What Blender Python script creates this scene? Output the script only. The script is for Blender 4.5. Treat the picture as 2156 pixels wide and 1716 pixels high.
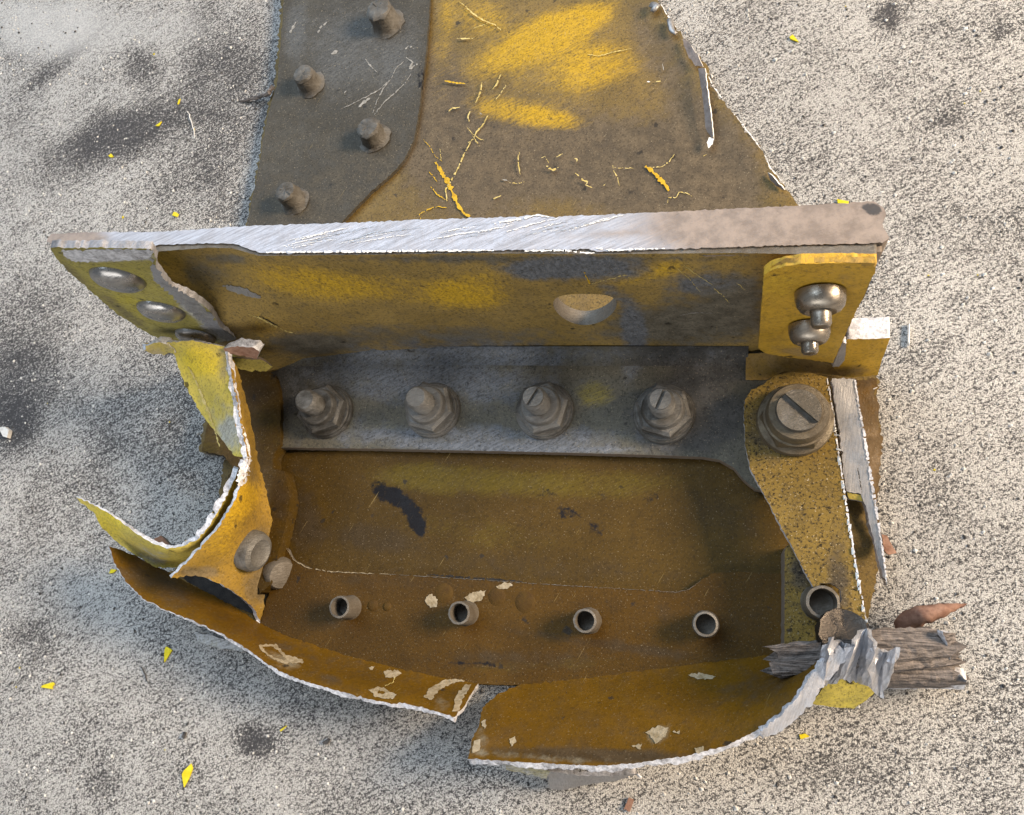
import bpy, bmesh, math, random
import numpy as np
from mathutils import Matrix, Vector
from mathutils.geometry import delaunay_2d_cdt

# ---------------------------------------------------------------- camera, light, exposure
scene = bpy.context.scene
for o in list(bpy.data.objects): bpy.data.objects.remove(o, do_unlink=True)
scene.render.engine = 'CYCLES'
scene.render.resolution_x, scene.render.resolution_y = 1024, 815
scene.view_settings.view_transform = 'Standard'
scene.view_settings.look = 'None'
scene.view_settings.exposure = 0.22
scene.view_settings.gamma = 1.0
scene.view_settings.use_curve_mapping = False

F, CX, CY, D, ZB = 1655.0, 1078.0, 858.0, 0.30, 0.004     # pixels of a 2156x1716 picture; metres; base plate top
_n = np.array([1500 - CX, -(1310 - CY), -F]); _n /= np.linalg.norm(_n)
_z = -_n; _x = np.array([1., 0, 0]); _x -= _x.dot(_z) * _z; _x /= np.linalg.norm(_x); _y = np.cross(_z, _x)
_a = math.radians(-5.406); _c, _s = math.cos(_a), math.sin(_a)
M = np.array([[_c, _s, 0], [-_s, _c, 0], [0, 0, 1]]) @ np.array([_x, _y, _z])
CAM = np.array([0, 0, D + ZB])
cam_d = bpy.data.cameras.new('camera'); cam = bpy.data.objects.new('camera', cam_d); scene.collection.objects.link(cam)
cam_d.sensor_width = 36; cam_d.lens = F / 2156 * 36; cam_d.clip_start = 0.01; cam_d.clip_end = 50
mw = Matrix.Identity(4)
for i in range(3):
    for j in range(3): mw[i][j] = M[i][j]
    mw[i][3] = CAM[i]
cam.matrix_world = mw
scene.camera = cam

world = bpy.data.worlds.new('World'); scene.world = world; world.use_nodes = True
bg = world.node_tree.nodes['Background']
bg.inputs[0].default_value = (0.80, 0.89, 1.0, 1); bg.inputs[1].default_value = 0.24

def area_lamp(name, loc, target, size, power, color):
    d = bpy.data.lights.new(name, 'AREA'); d.shape = 'RECTANGLE'; d.size, d.size_y = size; d.energy = power; d.color = color
    o = bpy.data.objects.new(name, d); scene.collection.objects.link(o); o.location = loc
    o.rotation_euler = (Vector(target) - Vector(loc)).to_track_quat('-Z', 'Y').to_euler()
    return o
area_lamp('door_light', (1.02, 0.34, 0.68), (0.02, 0.08, 0), (0.42, 0.36), 38, (1.0, 0.79, 0.57))
area_lamp('window_light', (-0.75, 0.85, 1.5), (-0.2, 0.12, 0), (1.7, 1.5), 37, (0.66, 0.82, 1.0))
area_lamp('yard_light', (-0.3, -1.7, 0.95), (-0.08, 0.08, 0), (2.2, 1.1), 19, (1.0, 0.98, 0.95))

# ---------------------------------------------------------------- pixel <-> space
def ray(px, py):
    px = np.asarray(px, float); py = np.asarray(py, float)
    c = np.stack([px - CX, -(py - CY), np.full_like(px, -F)], -1)
    return c @ M.T
def P(px, py, z=0.0):                     # point of the plane z (above the base plate)
    d = ray(px, py); return CAM + d * ((z + ZB - CAM[2]) / d[..., 2])[..., None]
def Py(px, py, y):                        # point of the upright plane y
    d = ray(px, py); return CAM + d * ((y - CAM[1]) / d[..., 1])[..., None]
def invdepth(px, py, p):
    d = ray(px, py); return 1.0 / (np.dot(p - CAM, d) / np.dot(d, d))

# ---------------------------------------------------------------- materials
def nd(nt, t, **kw):
    n = nt.nodes.new(t)
    for k, v in kw.items():
        if k == 'inp':
            for a, b in v.items(): n.inputs[a].default_value = b
        else: setattr(n, k, v)
    return n
class NT:
    def __init__(s, name):
        s.m = bpy.data.materials.new(name); s.m.use_nodes = True; s.t = s.m.node_tree
        s.b = s.t.nodes['Principled BSDF']; s.L = s.t.links.new
        s.co = nd(s.t, 'ShaderNodeTexCoord').outputs['Object']
    def noise(s, scale, detail=4, rough=.55, vec=None, dist=0):
        n = nd(s.t, 'ShaderNodeTexNoise', inp={'Scale': scale, 'Detail': detail, 'Roughness': rough, 'Distortion': dist})
        s.L(vec or s.co, n.inputs['Vector']); return n.outputs['Fac']
    def voro(s, scale, vec=None, feature='F1', out='Distance'):
        n = nd(s.t, 'ShaderNodeTexVoronoi', feature=feature, inp={'Scale': scale}); s.L(vec or s.co, n.inputs['Vector']); return n.outputs[out]
    def mapv(s, rot=0, scale=(1, 1, 1), loc=(0, 0, 0)):
        n = nd(s.t, 'ShaderNodeMapping', vector_type='TEXTURE'); n.inputs['Rotation'].default_value = (0, 0, math.radians(rot)); n.inputs['Scale'].default_value = tuple(1.0 / v for v in scale)
        n.inputs['Location'].default_value = loc
        s.L(s.co, n.inputs['Vector']); return n.outputs[0]
    def val(s, v, sock):
        if isinstance(v, (int, float)): sock.default_value = v
        elif isinstance(v, tuple): sock.default_value = (*v, 1) if len(v) == 3 else v
        else: s.L(v, sock)
    def math(s, op, a, b=0.0, c=0.0, clamp=False):
        n = nd(s.t, 'ShaderNodeMath', operation=op, use_clamp=clamp)
        s.val(a, n.inputs[0]); s.val(b, n.inputs[1]); s.val(c, n.inputs[2]); return n.outputs[0]
    def step(s, v, lo, hi, a=0.0, b=1.0):
        n = nd(s.t, 'ShaderNodeMapRange', interpolation_type='SMOOTHSTEP')
        s.val(v, n.inputs[0]); n.inputs[1].default_value = lo; n.inputs[2].default_value = hi
        n.inputs[3].default_value = a; n.inputs[4].default_value = b; return n.outputs[0]
    def mix(s, fac, a, b, mode='MIX'):
        n = nd(s.t, 'ShaderNodeMix', data_type='RGBA', blend_type=mode)
        s.val(fac, n.inputs[0]); s.val(a, n.inputs[6]); s.val(b, n.inputs[7]); return n.outputs[2]
    def attr(s, name):
        return nd(s.t, 'ShaderNodeAttribute', attribute_name=name)
    def bump(s, h, strength=.4, dist=.0005, normal=None):
        n = nd(s.t, 'ShaderNodeBump', inp={'Strength': strength, 'Distance': dist}); s.L(h, n.inputs['Height'])
        if normal: s.L(normal, n.inputs['Normal'])
        return n.outputs[0]
    def done(s, col, rough=.5, metal=0.0, normal=None, spec=.5):
        s.val(col, s.b.inputs['Base Color']); s.val(rough, s.b.inputs['Roughness']); s.val(metal, s.b.inputs['Metallic'])
        s.b.inputs['Specular IOR Level'].default_value = spec
        if normal: s.L(normal, s.b.inputs['Normal'])
        return s.m

def paint_mat(name, base, yellow=(.56, .33, .025), dirt=(.125, .095, .058), metal=(.20, .205, .215), spec=.07, speck=1.0):
    s = NT(name)
    at = s.attr('wear'); sep = nd(s.t, 'ShaderNodeSeparateColor'); s.L(at.outputs['Color'], sep.inputs[0])
    big = s.noise(45, 6, .62); mid = s.noise(170, 6, .65); fine = s.noise(1100, 4, .7); 
    stv = s.mapv(28, (260, 1500, 400)); streak = s.noise(1.0, 5, .65, stv)
    def mask(ch, k=.9, w=.28, tex=None):
        n = s.math('MULTIPLY_ADD', s.math('SUBTRACT', tex or mid, .5), k, ch)
        n = s.math('MULTIPLY_ADD', s.math('SUBTRACT', big, .5), .5, n)
        return s.step(n, .5 - w, .5 + w)
    c = s.mix(s.step(big, .3, .72), tuple(x * .82 for x in base), tuple(min(1, x * 1.15) for x in base))
    c = s.mix(s.step(mid, .45, .75, 0, .35), c, dirt)
    mD = mask(sep.outputs[0]); mY = mask(sep.outputs[1], 1.0, .3, s.math('MULTIPLY_ADD', streak, .6, s.math('MULTIPLY', mid, .4)))
    mB = mask(sep.outputs[2], 1.0, .3); mK = mask(at.outputs['Alpha'], 2.0, .14, s.math('MULTIPLY_ADD', s.noise(420, 7, .75), .6, s.math('MULTIPLY', mid, .4)))
    c = s.mix(mD, c, s.mix(s.step(mid, .35, .65), dirt, tuple(x * 1.55 for x in dirt)))
    c = s.mix(mY, c, s.mix(s.step(streak, .3, .7), tuple(x * .72 for x in yellow), yellow))
    c = s.mix(mB, c, s.mix(s.step(streak, .3, .72), tuple(x * .72 for x in metal), tuple(x * 1.35 for x in metal)))
    # grime speckle and pale dust
    c = s.mix(s.step(fine, .50, .66, 0, .62 * speck), c, tuple(x * .35 for x in dirt))
    c = s.mix(s.step(s.noise(480, 6, .7, s.mapv(15, (1, 1.5, 1), (1.3, .2, 0))), .52, .68, 0, .45 * speck), c, tuple(x * .6 for x in dirt))
    c = s.mix(s.step(s.noise(1500, 3, .7, s.mapv(0, (1, 1, 1), (3.1, 1.7, .4))), .60, .74, 0, .6 * speck), c, (.40, .33, .22))
    vo = s.voro(120); 
    c = s.mix(s.step(s.math('MULTIPLY_ADD', mid, .9, s.math('MULTIPLY', vo, .55)), .40, .47, .8, 0), c, (.02, .017, .014))
    c = s.mix(mK, c, (.009, .0085, .010))
    sc = s.noise(1.0, 2, .5, s.mapv(63, (60, 2600, 60))); c = s.mix(s.step(sc, .74, .80, 0, .4), c, (.45, .34, .14))
    rough = s.math('ADD', s.step(mid, .3, .7, .36, .62), s.math('MULTIPLY', mD, .12))
    h = s.math('ADD', s.math('MULTIPLY', fine, .6), s.math('MULTIPLY', mid, 1.1))
    return s.done(c, rough, 0.0, s.bump(h, .45, .0005), spec)

def bare_mat(name, col=(.66, .67, .70), rough=.42, metal=.75, grime=.35, dirtc=(.16, .125, .095), streakrot=20, bumps=.45):
    s = NT(name)
    st = s.noise(1.0, 5, .7, s.mapv(streakrot, (140, 1900, 500))); mid = s.noise(210, 6, .65); big = s.noise(38, 5, .6); fine = s.noise(1300, 3, .7)
    c = s.mix(s.step(st, .3, .7), tuple(x * .72 for x in col), col)
    c = s.mix(s.step(s.math('MULTIPLY_ADD', big, .6, s.math('MULTIPLY', mid, .4)), .62 - grime * .5, .80 - grime * .35), c, dirtc)
    c = s.mix(s.step(fine, .6, .75, 0, .5), c, (.07, .06, .055))
    h = s.math('ADD', s.math('MULTIPLY', st, 1.0), s.math('ADD', s.math('MULTIPLY', fine, .5), s.math('MULTIPLY', mid, .8)))
    return s.done(c, s.step(mid, .3, .7, rough - .1, rough + .18), metal, s.bump(h, bumps, .0005), .5)

def plain_mat(name, c1, c2, scale=300, rough=.6, metal=0.0, bumps=.4, streak=None):
    s = NT(name)
    n = s.noise(scale, 6, .65, s.mapv(streak[0], streak[1]) if streak else None); f = s.noise(1200, 3, .7)
    c = s.mix(s.step(n, .32, .68), c1, c2); c = s.mix(s.step(f, .56, .76, 0, .45), c, tuple(x * .3 for x in c1))
    return s.done(c, s.step(n, .3, .7, rough - .1, rough + .1), metal, s.bump(s.math('ADD', n, f), bumps, .0005), .12)

AMBER = (.30, .165, .022)
MAT = {
 'skin': paint_mat('weathered_primer', (.150, .102, .034), yellow=(.43, .265, .02), dirt=(.078, .060, .039), spec=.1),
 'grey': paint_mat('grey_grime_primer', (.056, .050, .039), dirt=(.052, .046, .036), metal=(.082, .082, .079), spec=.1),
 'floor': paint_mat('amber_primer', (.060, .035, .0060), yellow=(.105, .075, .011), dirt=(.032, .022, .011), metal=(.12, .11, .09), spec=.1, speck=.6),
 'strip': paint_mat('strip_primer', (.060, .031, .0042), yellow=(.10, .067, .009), dirt=(.032, .021, .010), spec=.1, speck=.6),
 'rib': paint_mat('rib_primer', (.24, .15, .028), yellow=(.46, .285, .02), dirt=(.105, .078, .04), metal=(.2, .18, .13), speck=.8),
 'wall': paint_mat('spar_primer', (.27, .182, .056), yellow=(.58, .355, .03), dirt=(.088, .077, .058), metal=(.115, .12, .13), spec=.12),
 'flange': paint_mat('cap_primer', (.105, .097, .074), yellow=(.22, .175, .03), dirt=(.048, .046, .043), metal=(.135, .147, .168), spec=.15),  # bluish metal tone stands in for the cool sheen on the flange
 'lip': paint_mat('orange_primer', (.100, .050, .0036), yellow=(.18, .102, .006), dirt=(.040, .026, .012), metal=(.18, .158, .11), spec=.16, speck=.5),
 'fresh': paint_mat('lemon_primer', (.52, .41, .085), yellow=(.66, .50, .05), dirt=(.20, .17, .10), metal=(.34, .33, .28), speck=.8),
 'olive': paint_mat('olive_primer', (.30, .26, .07), yellow=(.45, .38, .06), dirt=(.13, .11, .06), metal=(.36, .36, .36)),
 'gold': paint_mat('gold_primer', (.46, .27, .032), yellow=(.56, .35, .035), dirt=(.17, .11, .04), metal=(.3, .28, .22), spec=.15, speck=.7),
 'arm': paint_mat('arm_primer', (0.1624, 0.1073, 0.0261), yellow=(0.2088, 0.1421, 0.0290), dirt=(0.0493, 0.0383, 0.0244), speck=1.7),
 'edge': None,
 'fold': bare_mat('folded_aluminium', (.52, .52, .545), .38, .7, .2, (.20, .17, .15), streakrot=75, bumps=.6),
 'edge_dirty': bare_mat('dirty_cut_edge', (0.1800, 0.1560, 0.1320), .6, .25, .6),
 'bar': bare_mat('cut_spar_face', (.68, .68, .72), .40, .55, .10, (.34, .27, .215), streakrot=26, bumps=.35),
 'bar_brown': bare_mat('brown_spar_face', (.46, .37, .30), .5, .3, .45, (.30, .225, .165), streakrot=-24, bumps=.35),
 'sheared': bare_mat('sheared_grey_metal', (.33, .32, .315), .42, .6, .15, (.2, .18, .16), streakrot=84, bumps=.3),
 'steel': bare_mat('grimy_steel', (0.1728, 0.1632, 0.1488), .48, .45, .5, (0.0744, 0.0648, 0.0504), bumps=.6),
 'nut': bare_mat('dull_plated_nut', (0.1800, 0.1750, 0.1642), .5, .35, .42, (0.0360, 0.0324, 0.0266), bumps=.8),
 'stud': bare_mat('grimy_stud', (0.1408, 0.1315, 0.1163), .6, .1, .5, (0.0521, 0.0441, 0.0336), bumps=.9),
 'tube': bare_mat('grimy_tube', (0.1519, 0.1350, 0.1125), .55, .2, .45, (0.0675, 0.0535, 0.0366), bumps=.6),
 'fracture': bare_mat('fractured_alloy', (.34, .34, .36), .5, .35, .35, (.12, .115, .115), streakrot=50, bumps=1.0),
 'nut_yellow': bare_mat('stained_nut', (0.1730, 0.1403, 0.0888), .5, .3, .55, (0.0701, 0.0538, 0.0327), bumps=.6),
 'rivet': bare_mat('polished_rivet', (.40, .385, .37), .27, .9, .12, (.16, .12, .09), bumps=.12),
 'collar': bare_mat('bronze_collar', (.33, .29, .24), .30, .9, .2, (.13, .10, .08), bumps=.15),
 'dark_steel': bare_mat('dark_oily_steel', (0.040, 0.033, 0.027), .3, .7, .3, (0.0300, 0.0252, 0.0210), bumps=.4),
 'rusty': plain_mat('rusty_metal', (.20, .10, .065), (.33, .20, .14), 400, .6),
 'amber': plain_mat('amber_blister', (.048, .025, .005), (.065, .036, .007), 300, .6),
 'fibre': plain_mat('fibrous_brown', (.040, .034, .031), (.20, .172, .155), 1.0, .7, 0, .9, (4, (120, 1500, 1200))),
 'dark': plain_mat('black_grime_shade', (.012, .011, .011), (.03, .028, .026), 300, .7),  # black for grime lines and for the added shade pad
 'scratch': plain_mat('scratched_primer', (.40, .29, .075), (.58, .47, .20), 500, .6),
 'scratch_yellow': plain_mat('scraped_yellow', (.40, .235, .012), (.55, .35, .03), 400, .55),
 'scratch_pale': plain_mat('pale_scuff', (.19, .178, .155), (.32, .30, .27), 600, .6),
 'chipped_and_highlight': plain_mat('chipped_paint_and_highlight', (.20, .155, .09), (.33, .275, .19), 500, .6),
 'chip': plain_mat('yellow_paint_chip', (.50, .40, .012), (.62, .52, .03), 350, .5),
 'white': plain_mat('white_flake', (.6, .58, .54), (.8, .79, .76), 500, .55),
 'leaf': plain_mat('dry_brown', (.16, .085, .06), (.27, .16, .115), 350, .7),
 'grey_sliver': plain_mat('weathered_sliver', (.17, .135, .115), (.25, .21, .19), 350, .6),
 'grain': plain_mat('pale_grain', (.45, .43, .40), (.68, .66, .62), 200, .6),
 'darkgrain': plain_mat('dark_grain', (.03, .03, .032), (.09, .085, .08), 200, .7),
}

# concrete
def concrete():
    s = NT('concrete')
    at = s.attr('stain'); sep = nd(s.t, 'ShaderNodeSeparateColor'); s.L(at.outputs['Color'], sep.inputs[0])
    v1 = s.mapv(30, (820, 1080, 800)); sp = s.noise(1.0, 4, .75, v1)
    v2 = s.mapv(34, (300, 460, 300)); md = s.noise(1.0, 5, .65, v2)
    big = s.noise(9, 6, .6); big2 = s.noise(30, 6, .62); fine = s.noise(2100, 3, .7)
    pit = s.voro(420)
    h = s.math('MULTIPLY_ADD', sp, .72, s.math('MULTIPLY', md, .28))
    h = s.math('MULTIPLY_ADD', s.math('SUBTRACT', fine, .5), .35, h)
    thr = s.math('MULTIPLY_ADD', s.math('SUBTRACT', big2, .5), -.18, h)
    thr = s.math('SUBTRACT', thr, s.math('MULTIPLY', sep.outputs[0], .135))
    strk = s.noise(1.0, 4, .6, s.mapv(30, (45, 300, 100)))
    thr = s.math('MULTIPLY_ADD', s.math('SUBTRACT', strk, .5), .11, thr)
    f = s.step(thr, .415, .56)
    lightc = s.mix(s.step(big, .3, .7), (.58, .567, .54), (.74, .725, .69))
    lightc = s.mix(s.step(fine, .35, .7), (.33, .318, .30), lightc)
    c = s.mix(f, (.05, .049, .051), lightc)
    c = s.mix(s.step(s.math('ADD', pit, s.math('MULTIPLY', md, .5)), .26, .36, .75, 0), c, (.055, .052, .052))
    c = s.mix(s.step(s.math('ADD', s.voro(330, s.mapv(0, (1, 1, 1), (.3, .2, 0))), s.math('MULTIPLY', md, .3)), .20, .26, .8, 0), c, (.72, .70, .66))
    c = s.mix(s.math('MULTIPLY', s.step(s.math('MULTIPLY_ADD', s.math('SUBTRACT', md, .5), 1.4, sep.outputs[0]), .3, .95), .28), c, (.06, .06, .068))
    c = s.mix(s.math('MULTIPLY', s.step(sep.outputs[1], .2, 1), .65), c, (.52, .51, .49))
    b = s.bump(s.math('MULTIPLY_ADD', fine, .25, h), .85, .0018)
    return s.done(c, .85, 0, b, .25)
MAT['concrete'] = concrete()
def bar_mat():
    s = NT('cut_spar_face'); at = s.attr('wear'); sep = nd(s.t, 'ShaderNodeSeparateColor'); s.L(at.outputs['Color'], sep.inputs[0])
    st = s.noise(1.0, 5, .7, s.mapv(24, (120, 1700, 500))); mid = s.noise(190, 6, .65); big = s.noise(40, 5, .6); fine = s.noise(1300, 3, .7)
    c = s.mix(s.step(st, .32, .7), (.24, .235, .25), (.40, .40, .435))
    w = s.step(s.math('MULTIPLY_ADD', s.math('SUBTRACT', s.math('MULTIPLY_ADD', st, .5, s.math('MULTIPLY', big, .5)), .5), .9, sep.outputs[0]), .25, .75)
    c = s.mix(w, c, s.mix(s.step(mid, .35, .65), (.165, .127, .10), (.25, .198, .162)))
    c = s.mix(s.step(fine, .58, .74, 0, .5), c, (.09, .075, .065))
    c = s.mix(s.step(s.math('MULTIPLY_ADD', s.math('SUBTRACT', mid, .5), 1.5, at.outputs['Alpha']), .4, .7), c, (.035, .03, .028))
    h = s.math('ADD', st, s.math('ADD', s.math('MULTIPLY', fine, .5), mid))
    return s.done(c, s.step(mid, .3, .7, .36, .6), s.math('SUBTRACT', .28, s.math('MULTIPLY', w, .26)), s.bump(h, .4, .0005), .5)
MAT['bar'] = bar_mat()
def edge_mat():
    s = NT('torn_aluminium'); a = s.noise(260, 6, .7); b = s.noise(900, 4, .7); c_ = s.noise(70, 5, .6)
    c = s.mix(s.step(b, .33, .66), (.36, .36, .38), (.66, .66, .69))
    m = s.step(s.math('MULTIPLY_ADD', a, .55, s.math('MULTIPLY', c_, .45)), .46, .60)
    c = s.mix(s.math('MULTIPLY', m, .72), c, s.mix(s.step(b, .4, .6), (.10, .095, .095), (.27, .26, .265)))
    return s.done(c, .55, .25, s.bump(s.math('ADD', a, s.math('MULTIPLY', b, .5)), .35, .0006), .5)
MAT['edge'] = edge_mat()

# ---------------------------------------------------------------- mesh helpers
COL = scene.collection
ROOTLOC = np.array([-0.09, 0.06, 0.0])
def empty(name, label, cat, loc):
    o = bpy.data.objects.new(name, None); COL.objects.link(o); o.location = loc; o.empty_display_size = .02
    o['label'] = label; o['category'] = cat; return o
root = empty('spar_fragment', 'broken metal spar section in worn yellow primer with bolts and torn edges, lying on concrete', 'wreckage', tuple(ROOTLOC))

def link(name, verts, faces, mats, parent=root, mi=None, smooth=None, attr=None, kind=None):
    me = bpy.data.meshes.new(name)
    v = np.asarray(verts, float)
    if parent is not None: v = v - ROOTLOC
    me.from_pydata(v.tolist(), [], [list(map(int, f)) for f in faces])
    for m in mats: me.materials.append(MAT[m])
    if mi is not None: me.polygons.foreach_set('material_index', np.asarray(mi, np.int32))
    if smooth is not None: me.polygons.foreach_set('use_smooth', np.asarray(smooth, bool))
    if attr is not None:
        for k, a in attr.items():
            at = me.attributes.new(k, 'FLOAT_COLOR', 'POINT'); at.data.foreach_set('color', np.asarray(a, np.float32).ravel())
    me.update()
    o = bpy.data.objects.new(name, me); COL.objects.link(o)
    if parent is not None: o.parent = parent if parent is root else parent
    if kind: o['kind'] = kind
    return o

def inside(px, py, poly):
    r = np.zeros(len(px), bool); n = len(poly)
    for i in range(n):
        x1, y1 = poly[i]; x2, y2 = poly[(i + 1) % n]
        c = ((y1 > py) != (y2 > py))
        if abs(y2 - y1) < 1e-12: continue
        r ^= c & (px < (x2 - x1) * (py - y1) / (y2 - y1) + x1)
    return r
def densify(poly, step, jag, rng, closed=True):
    out = []; n = len(poly)
    for i in range(n if closed else n - 1):
        a = np.array(poly[i], float); b = np.array(poly[(i + 1) % n], float)
        L = np.hypot(*(b - a)[:2]); k = max(1, int(round(L / step)))
        nrm = np.array([-(b - a)[1], (b - a)[0]]) / max(L, 1e-9)
        for j in range(k):
            p = a + (b - a) * (j / k)
            p[:2] += nrm * rng.normal(0, jag) * (1.0 if j else .4)
            out.append(p)
    if not closed: out.append(np.array(poly[-1], float))
    return out
def wearmask(px, py, base, blobs):
    w = np.tile(np.array(base, float), (len(px), 1))
    for (bx, by, rx, ry, ang, ch, amt) in blobs:
        a = math.radians(ang); dx, dy = px - bx, py - by
        u = (dx * math.cos(a) + dy * math.sin(a)) / rx; v = (-dx * math.sin(a) + dy * math.cos(a)) / ry
        d = np.sqrt(u * u + v * v); f = np.clip(1.25 - d, 0, 1); f = f * f * (3 - 2 * f)
        w[:, ch] += amt * f
    return np.clip(w, 0, 1)

class Surf:                              # depth of a surface at a pixel
    def __init__(s, pts, inv):
        s.p = np.array(pts, float)[:, :2]; s.i = np.array(inv)
        A = np.c_[s.p, np.ones(len(s.p))]; s.k, *_ = np.linalg.lstsq(A, s.i, rcond=None); s.r = s.i - A @ s.k
    def at(s, px, py, lift=0.0):
        px = np.atleast_1d(np.asarray(px, float)); py = np.atleast_1d(np.asarray(py, float))
        inv = np.c_[px, py, np.ones(len(px))] @ s.k
        if np.abs(s.r).max() > 1e-6:
            for a in range(0, len(px), 4000):
                d2 = (px[a:a+4000, None] - s.p[None, :, 0])**2 + (py[a:a+4000, None] - s.p[None, :, 1])**2 + 1.0
                w = d2 ** -1.6; inv[a:a+4000] += (w * s.r).sum(1) / w.sum(1)
        d = ray(px, py); q = CAM + d / inv[:, None]
        if lift: q = q - d / np.linalg.norm(d, axis=1)[:, None] * lift
        return q

def sheet(name, pts, th=.003, mats=('skin', 'edge'), res=11, jag=.8, wear=(0, 0, 0, 0), blobs=(), off=None, holes=(), y=None, seed=1,
          parent=root, bend=None, edgestep=6, shift=None, thf=None):
    """pts: (px, py, z) pixels with heights above the base plate (or an upright plane y); th: thickness away from the viewer"""
    rng = np.random.default_rng(seed)
    if y is not None:
        b = densify([(p[0], p[1]) for p in pts], edgestep, jag, rng); P3 = [Py(p[0], p[1], y) for p in b]
    else:
        b = densify([p if len(p) > 2 else (*p, 0.0) for p in pts], edgestep, jag, rng); P3 = [P(p[0], p[1], p[2]) for p in b]
    surf = Surf([(p[0], p[1]) for p in b], [invdepth(p[0], p[1], q) for p, q in zip(b, P3)])
    poly = [(p[0], p[1]) for p in b]; hp = []
    for h in holes: hp.append([(q[0], q[1]) for q in densify(h, edgestep, 0, rng)])
    xs = [p[0] for p in poly]; ys = [p[1] for p in poly]
    gx, gy = np.meshgrid(np.arange(min(xs) + res * .5, max(xs), res), np.arange(min(ys) + res * .5, max(ys), res))
    gx = gx.ravel() + rng.uniform(-.25, .25, gx.size) * res; gy = gy.ravel() + rng.uniform(-.25, .25, gy.size) * res
    ok = inside(gx, gy, poly)
    for h in hp: ok &= ~inside(gx, gy, h)
    loops = [poly] + hp; allb = np.array([p for l in loops for p in l])
    gx, gy = gx[ok], gy[ok]
    if len(gx):
        far = np.array([((allb[:, 0] - x)**2 + (allb[:, 1] - yy)**2).min() > (res * .45)**2 for x, yy in zip(gx, gy)]); gx, gy = gx[far], gy[far]
    co = [Vector((float(x), float(yy))) for x, yy in allb] + [Vector((float(x), float(yy))) for x, yy in zip(gx, gy)]
    ed = []; k = 0
    for l in loops:
        ed += [(k + i, k + (i + 1) % len(l)) for i in range(len(l))]; k += len(l)
    vc, ve, vf, *_ = delaunay_2d_cdt(co, ed, [], 0, 1e-4)
    vc = np.array([(v.x, v.y) for v in vc]); tri = np.array([list(f) for f in vf])
    cen = vc[tri].mean(1); keep = inside(cen[:, 0], cen[:, 1], poly)
    for h in hp: keep &= ~inside(cen[:, 0], cen[:, 1], h)
    tri = tri[keep]
    # consistent winding: facing the viewer
    a, b2, c2 = vc[tri[:, 0]], vc[tri[:, 1]], vc[tri[:, 2]]
    ar = (b2[:, 0] - a[:, 0]) * (c2[:, 1] - a[:, 1]) - (b2[:, 1] - a[:, 1]) * (c2[:, 0] - a[:, 0])
    tri[ar > 0] = tri[ar > 0][:, ::-1]
    top = surf.at(vc[:, 0], vc[:, 1])
    if bend is not None: top = bend(vc, top)
    if shift is not None: top = top + np.array(shift)
    if off is None:
        nrm = np.zeros_like(top); fn = np.cross(top[tri[:, 1]] - top[tri[:, 0]], top[tri[:, 2]] - top[tri[:, 0]])
        for i in range(3): np.add.at(nrm, tri[:, i], fn)
        L = np.linalg.norm(nrm, axis=1); L[L == 0] = 1; offv = -nrm / L[:, None] * th
    else: offv = np.tile(np.array(off, float) / np.linalg.norm(off) * th, (len(top), 1))
    ph = rng.uniform(0, 6.28, 4)
    tv = 1 + .22 * np.sin(vc[:, 0] * .043 + vc[:, 1] * .031 + ph[0]) + .16 * np.sin(vc[:, 0] * .13 - vc[:, 1] * .11 + ph[1]) + .12 * np.sin(vc[:, 0] * .31 + vc[:, 1] * .27 + ph[2])
    if thf is not None: tv = tv * thf(vc[:, 0], vc[:, 1])
    if th < .0045 and mats[1] == 'edge': offv = offv * np.clip(tv, .25, 1.5)[:, None]
    bot = top + offv; n = len(top)
    cnt = {}
    for t in tri:
        for i in range(3):
            e = (int(t[i]), int(t[(i + 1) % 3])); cnt[e] = 1
    be = [e for e in cnt if (e[1], e[0]) not in cnt]
    faces = [tuple(t) for t in tri] + [tuple(t[::-1] + n) for t in tri]; mi = [0] * (2 * len(tri)); sm = [True] * (2 * len(tri))
    V = [top, bot]; W = wearmask(vc[:, 0], vc[:, 1], wear, blobs); Wl = [W, W]
    ids = sorted({i for e in be for i in e}); ix = {v: 2 * n + k for k, v in enumerate(ids)}; m = len(ids)
    for i, j in be:
        faces.append((ix[i] + m, ix[j] + m, ix[j], ix[i])); mi.append(1); sm.append(True)
    if ids:
        V += [top[ids], bot[ids]]; Wl += [W[ids], W[ids]]
    o = link(name, np.vstack(V), faces, mats, parent, mi, sm, {'wear': np.vstack(Wl)})
    return o, surf

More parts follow.
